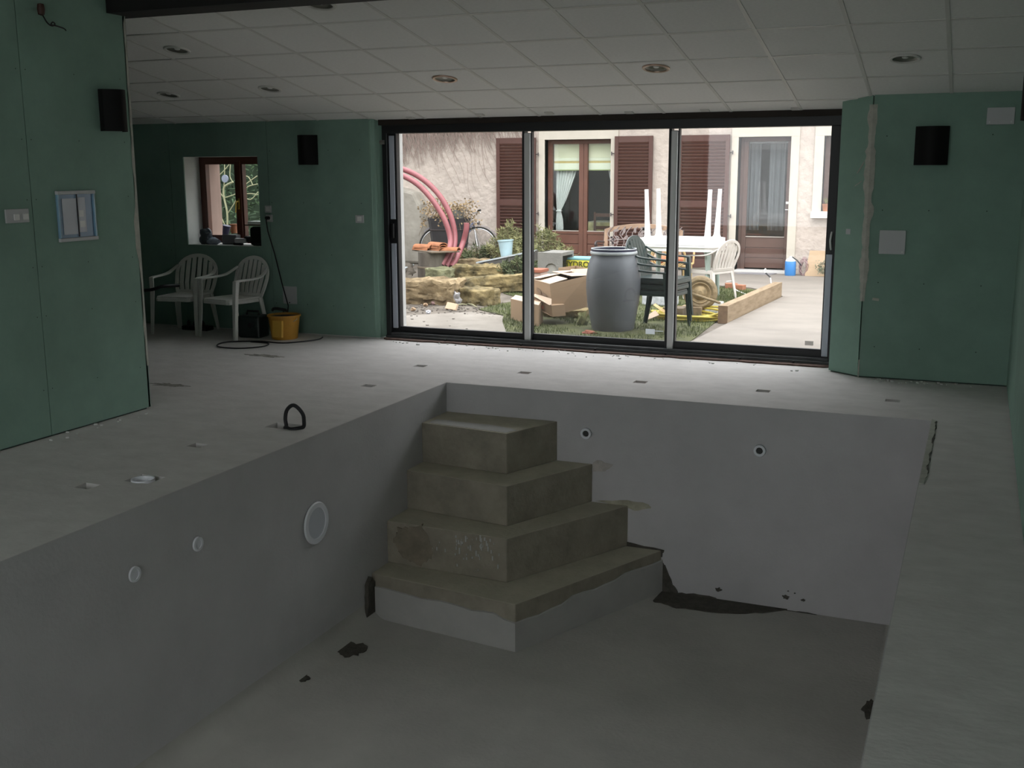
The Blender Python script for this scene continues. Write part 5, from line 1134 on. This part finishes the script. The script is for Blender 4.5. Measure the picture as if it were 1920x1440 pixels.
# ---------- tables
def table(name, lab, loc, flip=False, rz=0, m_=M_chairo, legm=None):
    t_ = thing(name, lab, 'table', loc, rz, 'white plastic garden tables')
    w_, d_, hh = 1.10, .80, .70
    def Z(z): return (.0+z) if not flip else (hh-z)
    out = []; r_ = .22
    for (cx, cy, a0_) in ((w_/2-r_, d_/2-r_, 0), (-w_/2+r_, d_/2-r_, 90), (-w_/2+r_, -d_/2+r_, 180), (w_/2-r_, -d_/2+r_, 270)):
        for k in range(7): a_ = math.radians(a0_+15*k); out.append((cx+r_*math.cos(a_), cy+r_*math.sin(a_)))
    q_ = MB(); z1_, z2_ = sorted((Z(hh), Z(hh-.025))); q_.prism(out, 'z', z1_, z2_); q_.build('tabletop', m_, t_, bevel=.006)
    q_ = MB(); z1_, z2_ = sorted((Z(hh-.025), Z(hh-.075))); inn = [(x*.95, y*.94) for x, y in out]
    n_ = len(inn); inn2 = [(x*.92, y*.91) for x, y in out]; vs = [(x, y, z) for z in (z1_, z2_) for x, y in inn]+[(x, y, z) for z in (z1_, z2_) for x, y in inn2]; fs = []
    for i in range(n_): j = (i+1) % n_; fs += [(i, j, n_+j, n_+i), (2*n_+i, 3*n_+i, 3*n_+j, 2*n_+j), (i, 2*n_+i, 2*n_+j, j), (n_+i, n_+j, 3*n_+j, 3*n_+i)]
    q_.add(vs, fs); q_.build('apron', m_, t_)
    for sx in (-1, 1):
        for sy in (-1, 1):
            q_ = MB(); x, y = sx*.39, sy*.27; P_ = []; R = []
            for k in range(9): u_ = k/8; P_.append((x*(1+.12*(1-u_)*-1+.06), y, Z((hh-.03)*u_))); R.append(.026+.020*u_**2+(.03 if u_ > .95 else 0))
            P_ = [(x*(1.06-.06*(k/8)), y*(1.06-.06*(k/8)), Z((hh-.03)*k/8)) for k in range(9)]
            q_.tube(P_, R, 8); q_.build('leg', legm or m_, t_, smooth=True)
    return t_
table('garden_table', 'white plastic garden table standing upright under the upturned one', (-3.54, 14.15, GZ), False, 0, M_chairo, mat('grey_green_leg', (.33, .40, .36), .5))
table('garden_table', 'white plastic garden table upside down with its four legs in the air', (-3.55, 14.15, GZ+.702), True, 0)
# ---------- white chair at the table
wc = thing('plastic_armchair', 'cream-white plastic garden armchair at the table, outside', 'chair', (-3.13, 14.05, GZ), math.radians(-115), scale=.93)
garden_chair(wc, M_pinkish, 6)
# ---------- rattan chair
t = thing('rattan_chair', 'rattan chair with looped arms and orange cushion behind the green chairs', 'chair', (W(1250, 490, 14.9).x, 14.95, GZ))
for k, px in enumerate((1236, 1270)):
    c = W(px, 482, 14.8)-t.location; q = MB()
    for rr_ in (.115, .095): q.tube([c+V((rr_*math.cos(a_), .03*(rr_ == .095), rr_*1.15*math.sin(a_))) for a_ in [2*math.pi*i/28 for i in range(28)]], .011, 6, closed=True)
    q.build('arm_hoop', M_rattan, t, smooth=True)
q = MB(); q.bev((-.24, -.05, .36), (.24, .40, .44), .03); q.build('cushion', M_orange, t)
q = MB(); q.tube([(-.26, -.06, .34), (.26, -.06, .34), (.26, .42, .34), (-.26, .42, .34)], .014, 6, closed=True); q.build('seat_frame', M_rattan, t, smooth=True)
q = MB(); q.tube(smooth_pts([(-.26, .42, .34), (-.24, .46, .6), (0, .48, .70), (.24, .46, .6), (.26, .42, .34)]), .014, 6); q.build('backrest', M_rattan, t, smooth=True)
for x in (-.24, .24):
    for y in (-.05, .40):
        q = MB(); q.tube([(x, y, 0), (x, y, .35)], .015, 6); q.build('leg', M_rattan, t)
# ---------- muddy barrow wheel
c = W(1313, 549, 12.3); R = .185
t = thing('barrow_wheel', 'mud-caked wheelbarrow wheel with its axle, in front of the white chair', 'wheel', tuple(c), rot=(math.radians(90), 0, math.radians(8)))
q = MB(); q.lathe([(.125, -.03), (.15, -.045), (.175, -.04), (.192, -.02), (.196, 0), (.192, .02), (.175, .04), (.15, .045), (.125, .03), (.125, -.03)], seg=44); q.build('tyre', M_mud, t, smooth=True)
q = MB(); q.lathe([(.126, .028), (.115, .036), (.105, .02), (.085, .012), (.07, .03), (.05, .04), (.03, .06), (0, .062)], seg=36); q.lathe([(.126, -.028), (.1, -.02), (0, -.03)], seg=36); q.build('rim', mat('dark_mud', (.27, .20, .11), .95, var=.3, vscale=12), t, smooth=True)
a, b = W(1284, 546, 12.17), W(1350, 568, 12.02)
q = MB(); q.tube([a, b], .015, 8); q.tube([W(1300, 545, 12.2), W(1300, 545, 12.0)], .012, 8); q.build('axle', M_mud, t, smooth=True, world=True)
c2_ = W(1290, 590, 12.25); mb = MB(); mb.bev((c2_.x-.09, 12.2, GZ), (c2_.x+.16, 12.42, GZ+.12), .006); tag(mb.build('timber_offcut', M_beam), 'short timber block under the muddy wheel', 'wood block')
# ---------- hose coil
rnd = random.Random(8); mb = MB(); P = []
for k in range(8*26):
    a = 2*math.pi*k/26; ring = k//26; rx_ = .36+.03*math.sin(ring*2.1); ry_ = .24+.03*math.cos(ring*1.7)
    P.append((-2.93+.03*math.sin(ring*1.3)+rx_*math.cos(a), 12.05+.03*math.cos(ring)+ry_*math.sin(a), GZ+.018+.016*ring*(.6+.4*math.sin(a+ring))+.008*math.sin(a*3+ring)))
mb.tube(P, .0125, 7); tag(mb.build('yellow_hose', M_yellow, smooth=True), 'coiled yellow garden hose on the grass behind the green chairs', 'hose')
mb = MB(); mb.sweep(smooth_pts([W(1227, 571, 11.9), W(1240, 580, 11.8), W(1255, 590, 11.75)]), .03, .012, V((1, 0, .5))); tag(mb.build('webbing_strap', M_rattan), 'tan strap lying over the yellow hose', 'strap')
mb = MB(); mb.bev((-3.22, 12.0, GZ), (-2.98, 12.2, GZ+.13), .01); tag(mb.build('wicker_basket', M_board), 'small brown basket inside the coil of yellow hose', 'basket')
mb = MB(); c = G(1222, 603); mb.sweep([c+V((-.08, 0, .02)), c+V((.04, .08, .09))], [.05, .09], .012, V((1, 0, 0))); tag(mb.build('fallen_board', M_cardl), 'pale splinter of wood in front of the yellow hose', 'wood scrap')
mb = MB(); mb.bev((-2.86, 12.55, GZ), (-2.66, 12.65, GZ+.15), .01); tag(mb.build('white_packet', M_whitep), 'white plastic packet behind the muddy wheel', 'packet')
c = W(1240, 540, 13.2); mb = MB(); mb.bev((c.x-.22, 13.1, GZ), (c.x+.20, 13.3, c.z+.03), .02); tag(mb.build('folded_sheeting', mat('silver_sheet', (.50, .52, .54), .4, var=.3, vscale=12)), 'folded silver-grey sheeting seen through the green chair legs', 'sheeting')
# ---------- timber beam
t = thing('timber_beam', 'thick sawn timber beam lying along the edge of the path', 'beam', (-2.51, 11.93, GZ), 0)
A, B_ = V((-2.45, 11.86, GZ)), V((-2.32, 14.63, GZ)); ux = V((-.105, -.0, 0)); zz = V((0, 0, .195))
q = MB(); q.add([A, B_, B_+ux, A+ux, A+zz, B_+zz, B_+ux+zz, A+ux+zz], [(0, 3, 2, 1), (4, 5, 6, 7), (0, 1, 5, 4), (2, 3, 7, 6), (1, 2, 6, 5)]); q.build('beam', M_beam, t, world=True)
q = MB(); e_ = V((0, -.004, 0)); q.add([A+e_, A+ux+e_, A+ux+zz+e_, A+zz+e_, A, A+ux, A+ux+zz, A+zz], [(0, 1, 2, 3), (4, 7, 6, 5), (0, 4, 5, 1), (1, 5, 6, 2), (2, 6, 7, 3), (3, 7, 4, 0)]); q.build('end_grain', M_beamend, t, world=True)
# bricks + tape
for k, (px, py, s_) in enumerate(((1371, 541, .17), (1387, 544, .14))):
    c = G(px, py); mb = MB(); mb.bev((-s_/2, -.05, 0), (s_/2, .05, .075), .004); o = mb.build('clay_brick', mat('orange_brick', (.50, .21, .12), .85, var=.15)); o.location = c; o.rotation_euler = (0, 0, .3-.6*k); tag(o, ['pinkish clay brick nearer the white chair', 'orange clay brick at the end of the grass strip'][k], 'brick', 'clay bricks behind the timber beam')
mb = MB(); mb.tube(smooth_pts([G(1362, 536)+V((0, 0, .06)), G(1375, 540)+V((0, 0, .09)), G(1378, 546)+V((0, 0, .03)), G(1392, 552)+V((0, 0, .02)), G(1405, 556)+V((0, 0, .012))]), .009, 6); tag(mb.build('rope', M_whitep, smooth=True), 'thin white rope trailing from the bricks over the grass', 'rope')
t = thing('hand_tool', 'small hand tool with pale head and dark handle lying behind the timber beam', 'tool', tuple(G(1440, 533)))
q = MB(); q.tube([(0.03, 0, .10), (-.05, .05, .16)], .011, 8); q.build('handle', M_cable, t); q = MB(); q.tube([(-.05, .05, .16), (-.07, .06, .20), (-.05, .06, .22)], .013, 8); q.tube([(.03, 0, .10), (.05, -.01, 0)], .01, 6); q.build('head', M_whitep, t)
# ---------- garden bench
bx0 = W(1133, 450, 16.6).x; t = thing('garden_bench', 'wooden garden bench with cast leaf-pattern back panel against the house', 'bench', (bx0+.62, 16.6, GZ))
def arch(x, z0, amp): return z0+amp*(1-(x/.62)**2)
n = 14; top = [(-.60+1.2*k/n, arch(-.60+1.2*k/n, .70, .09)) for k in range(n+1)]
q = MB(); q.sweep([V((x, .04, z)) for x, z in top], .07, .03, V((0, 0, 1))); q.build('top_rail', M_benchw, t, bevel=.004)
q = MB(); q.sweep([V((x, .0, z-.36+.04)) for x, z in [( -.60+1.2*k/n, arch(-.60+1.2*k/n, .70, .05)) for k in range(n+1)]], .06, .03, V((0, 0, 1))); q.build('lower_rail', M_benchw, t, bevel=.004)
for x in (-.60, .60):
    q = MB(); q.sweep([(x, .05, .73), (x, 0, .36)], .06, .03, V((1, 0, 0))); q.build('back_post', M_benchw, t, bevel=.004)
q = MB(); rnd = random.Random(2)
for k in range(46):
    x = rnd.uniform(-.52, .52); z = rnd.uniform(.46, .70)+.05*(1-(x/.6)**2); a = rnd.uniform(0, 3.1); L_ = rnd.uniform(.03, .06); pts_ = [(x+L_*math.cos(a+b_)*r_, z+L_*math.sin(a+b_)*r_) for b_, r_ in ((0, 1), (.6, .6), (1.57, .42), (2.5, .6), (3.14, 1), (3.74, .6), (4.71, .42), (5.7, .6))]
    q.prism(pts_, 'y', .015, .027)
for k in range(12):
    x = -.55+k*.1; q.tube(smooth_pts([(x, .02, .42), (x+.05, .02, .55), (x-.02, .02, .66), (x+.07, .02, .78)]), .007, 5)
q.tube([(-.57, .02, .56), (0, .02, .60), (.57, .02, .56)], .008, 5)
q.build('cast_panel', M_bronze, t)
for k in range(5):
    q = MB(); q.bev((-.60, -.40+k*.085, .33), (.60, -.335+k*.085, .355), .004); q.build('seat_slat', mat('bench_slat', (.50, .26, .18), .7), t)
for s in (-1, 1):
    x = s*.63; q = MB(); q.tube(smooth_pts([(x, .06, .74), (x, .03, .55), (x, -.05, .54), (x, -.35, .56), (x, -.42, .52), (x, -.38, .47)]), .014, 6); q.tube(smooth_pts([(x, -.36, .55), (x, -.33, .42), (x, -.40, .34), (x, -.42, .15), (x, -.45, 0)]), .016, 6); q.tube(smooth_pts([(x, .03, .55), (x, .0, .34), (x, .05, .15), (x, .10, 0)]), .016, 6); q.tube([(x, -.40, .33), (x, 0, .33)], .014, 6); q.build('side_frame', M_iron, t, smooth=True)
# ---------- items by the door
t = thing('washer_jug', 'blue liquid jug with white shoulder beside the house door', 'jug', (W(1482, 500, 17.55).x, 17.55, GZ+.012))
q = MB(); q.lathe([(0, 0), (.078, 0), (.085, .015), (.085, .21), (.08, .225)], seg=28); q.build('body', M_bluej, t, smooth=True)
q = MB(); q.lathe([(.08, .225), (.07, .25), (.03, .275), (.022, .285), (.022, .30), (0, .30)], seg=28); q.build('shoulder', M_whitep, t, smooth=True)
q = MB(); q.tube([(.02, 0, .29), (.10, -.02, .24), (.17, -.02, .16)], .011, 6); q.build('spout', M_cable, t, smooth=True)
mb = MB(); c = W(1507, 503, 17.6); rnd = random.Random(6)
for k in range(9):
    P = [(c.x+rnd.uniform(-.02, .02)+(.045+.008*(k % 3))*math.cos(a), 17.6+.01*k-.04, max(GZ+.02, c.z-.0+(.11+.008*k % 3)*math.sin(a))) for a in [2*math.pi*i/18 for i in range(18)]]
    mb.tube(P, .005, 4, closed=True)
tag(mb.build('wire_coil', mat('pinkish_wire', (.30, .20, .20), .6), smooth=True), 'tangled coil of thin wire standing between the jug and the plywood', 'wire')
c = W(1540, 500, 17.6); t = thing('plywood_sheet', 'pale plywood sheet leaning against the house wall', 'plywood', (c.x, 17.55, GZ+.012), rot=(-.22, 0, 0))
q = MB(); q.prism([(-.24, 0), (.5, 0), (.5, .40), (-.19, .40)], 'y', 0, .018); q.build('sheet', M_ply, t)
t = thing('dried_wreath', 'grey-green dried wreath in front of the plywood sheet', 'wreath', (c.x+.06, 17.44, GZ+.05)); q = MB(); rnd = random.Random(9)
for k in range(240):
    a = rnd.uniform(0, 6.28); r_ = rnd.gauss(.075, .03); cc = V((r_*math.cos(a), rnd.uniform(-.02, .02), .11+r_*math.sin(a))); d = V((rnd.gauss(0, 1), rnd.gauss(0, .6), rnd.gauss(0, 1))).normalized()*.022; w_ = d.orthogonal().normalized()*.007; q.quad(cc-w_, cc+w_, cc+d+w_*.5, cc+d-w_*.5)
q.build('foliage', M_wreath, t, kind='stuff')
q = MB(); q.tube([(.07*math.cos(a), 0, .11+.07*math.sin(a)) for a in [2*math.pi*i/20 for i in range(20)]], .008, 5, closed=True); q.build('ring', M_twig, t)
a = G(1387, 513); mb = MB(); mb.prism([(-3.52, 17.50), (-2.96, 17.50), (-2.90, 17.74), (-3.46, 17.74)], 'z', GZ+.0125, GZ+.022); tag(mb.build('door_mat', mat('grey_mat', (.22, .21, .22), .95, var=.15, vscale=40)), 'grey doormat in front of the house door', 'doormat')
c = G(1008, 640); lump('brick_crumb', 'reddish crumb of brick on the grass at the foot of the middle pane', 'brick', tuple(G(1105, 627)), (.07, .03, .02), M_brick, 40, .5)
lump('pale_plant', 'small pale tuft between the large box and the barrel', 'plant', tuple(G(1092, 610)), (.05, .05, .07), M_needle, 41, .8)
# ---------- view through the small window
t = thing('hedge', 'dark green conifer hedge seen through the small window', 'hedge', (-11.3, 13.6, GZ))
q = MB(); rnd = random.Random(12); vs = []; fs = []
q.bev((-2.6, -.1, 0), (2.4, .7, 3.4), .2); q.build('inner_mass', mat('hedge_dark', (.018, .03, .015), .95), t); q = MB()
for k in range(9000):
    c = V((rnd.uniform(-2.6, 2.4), rnd.uniform(-.22, -.02)+.1*math.sin(k), rnd.uniform(0, 3.4))); d = V((rnd.gauss(0, 1), rnd.gauss(-.5, .5), rnd.gauss(-.3, .6))).normalized()*rnd.uniform(.05, .12); w_ = d.orthogonal().normalized()*.014; o = len(vs)
    vs += [c-w_, c+w_, c+d+w_*.3, c+d-w_*.3]; fs.append((o, o+1, o+2, o+3))
q.add(vs, fs); q.build('foliage', M_hedge, t, kind='stuff')
YT = 11.6
def WT(L): return [W(px, py, YT) for px, py in L]
SHR = t = thing('bare_shrub', 'pale leafless branching shrub seen through the small window', 'shrub', tuple(V((W(427, 440, YT).x, YT, GZ))))
q = MB()
q.tube(smooth_pts([t.location.copy()]+WT([(427, 440), (426, 400), (421, 375), (419, 360), (422, 349), (437, 341)])), .012, 7)
for L in ([(427, 400), (440, 380), (447, 365)], [(421, 373), (408, 350), (402, 310), (398, 290)], [(419, 360), (421, 330), (421, 300), (422, 288)], [(437, 342), (431, 330), (432, 305), (430, 288)], [(420, 371), (436, 366), (446, 362)], [(404, 335), (420, 320), (430, 308)],
          [(452, 362), (465, 350), (483, 345)], [(455, 350), (468, 340), (482, 330)], [(457, 330), (466, 332), (474, 347)], [(452, 364), (470, 363), (484, 365)], [(455, 368), (470, 374), (484, 360)], [(425, 430), (412, 400), (405, 380)], [(408, 420), (422, 425), (427, 428)]):
    q.tube(smooth_pts(WT(L)), .0065, 5)
q.build('branches', M_branch, t, smooth=True, world=True)
mb = MB(); mb.box((WX0-.001, FY+.062, WZ0), (WX0+.012, 9.80, WZ1)); mb.build('outer_reveal', M_pink, win)
c0, c1 = W(403, 400, 10.4).x, W(408, 400, 10.4).x; q = MB(); q.box((c0, 10.28, GZ), (c1, 10.33, 1.47)); tag(q.build('white_post', M_whitep), 'slim white post outside the small window', 'post')
q = MB(); q.lathe([(0, -.01), (.048, -.008), (.048, .008), (0, .01)], W(422, 335, 11.5), 20, M=Matrix.Rotation(math.pi/2, 4, 'X')); q.build('hanging_disc', mat('grey_disc', (.15, .16, .21), .6), SHR, world=True)
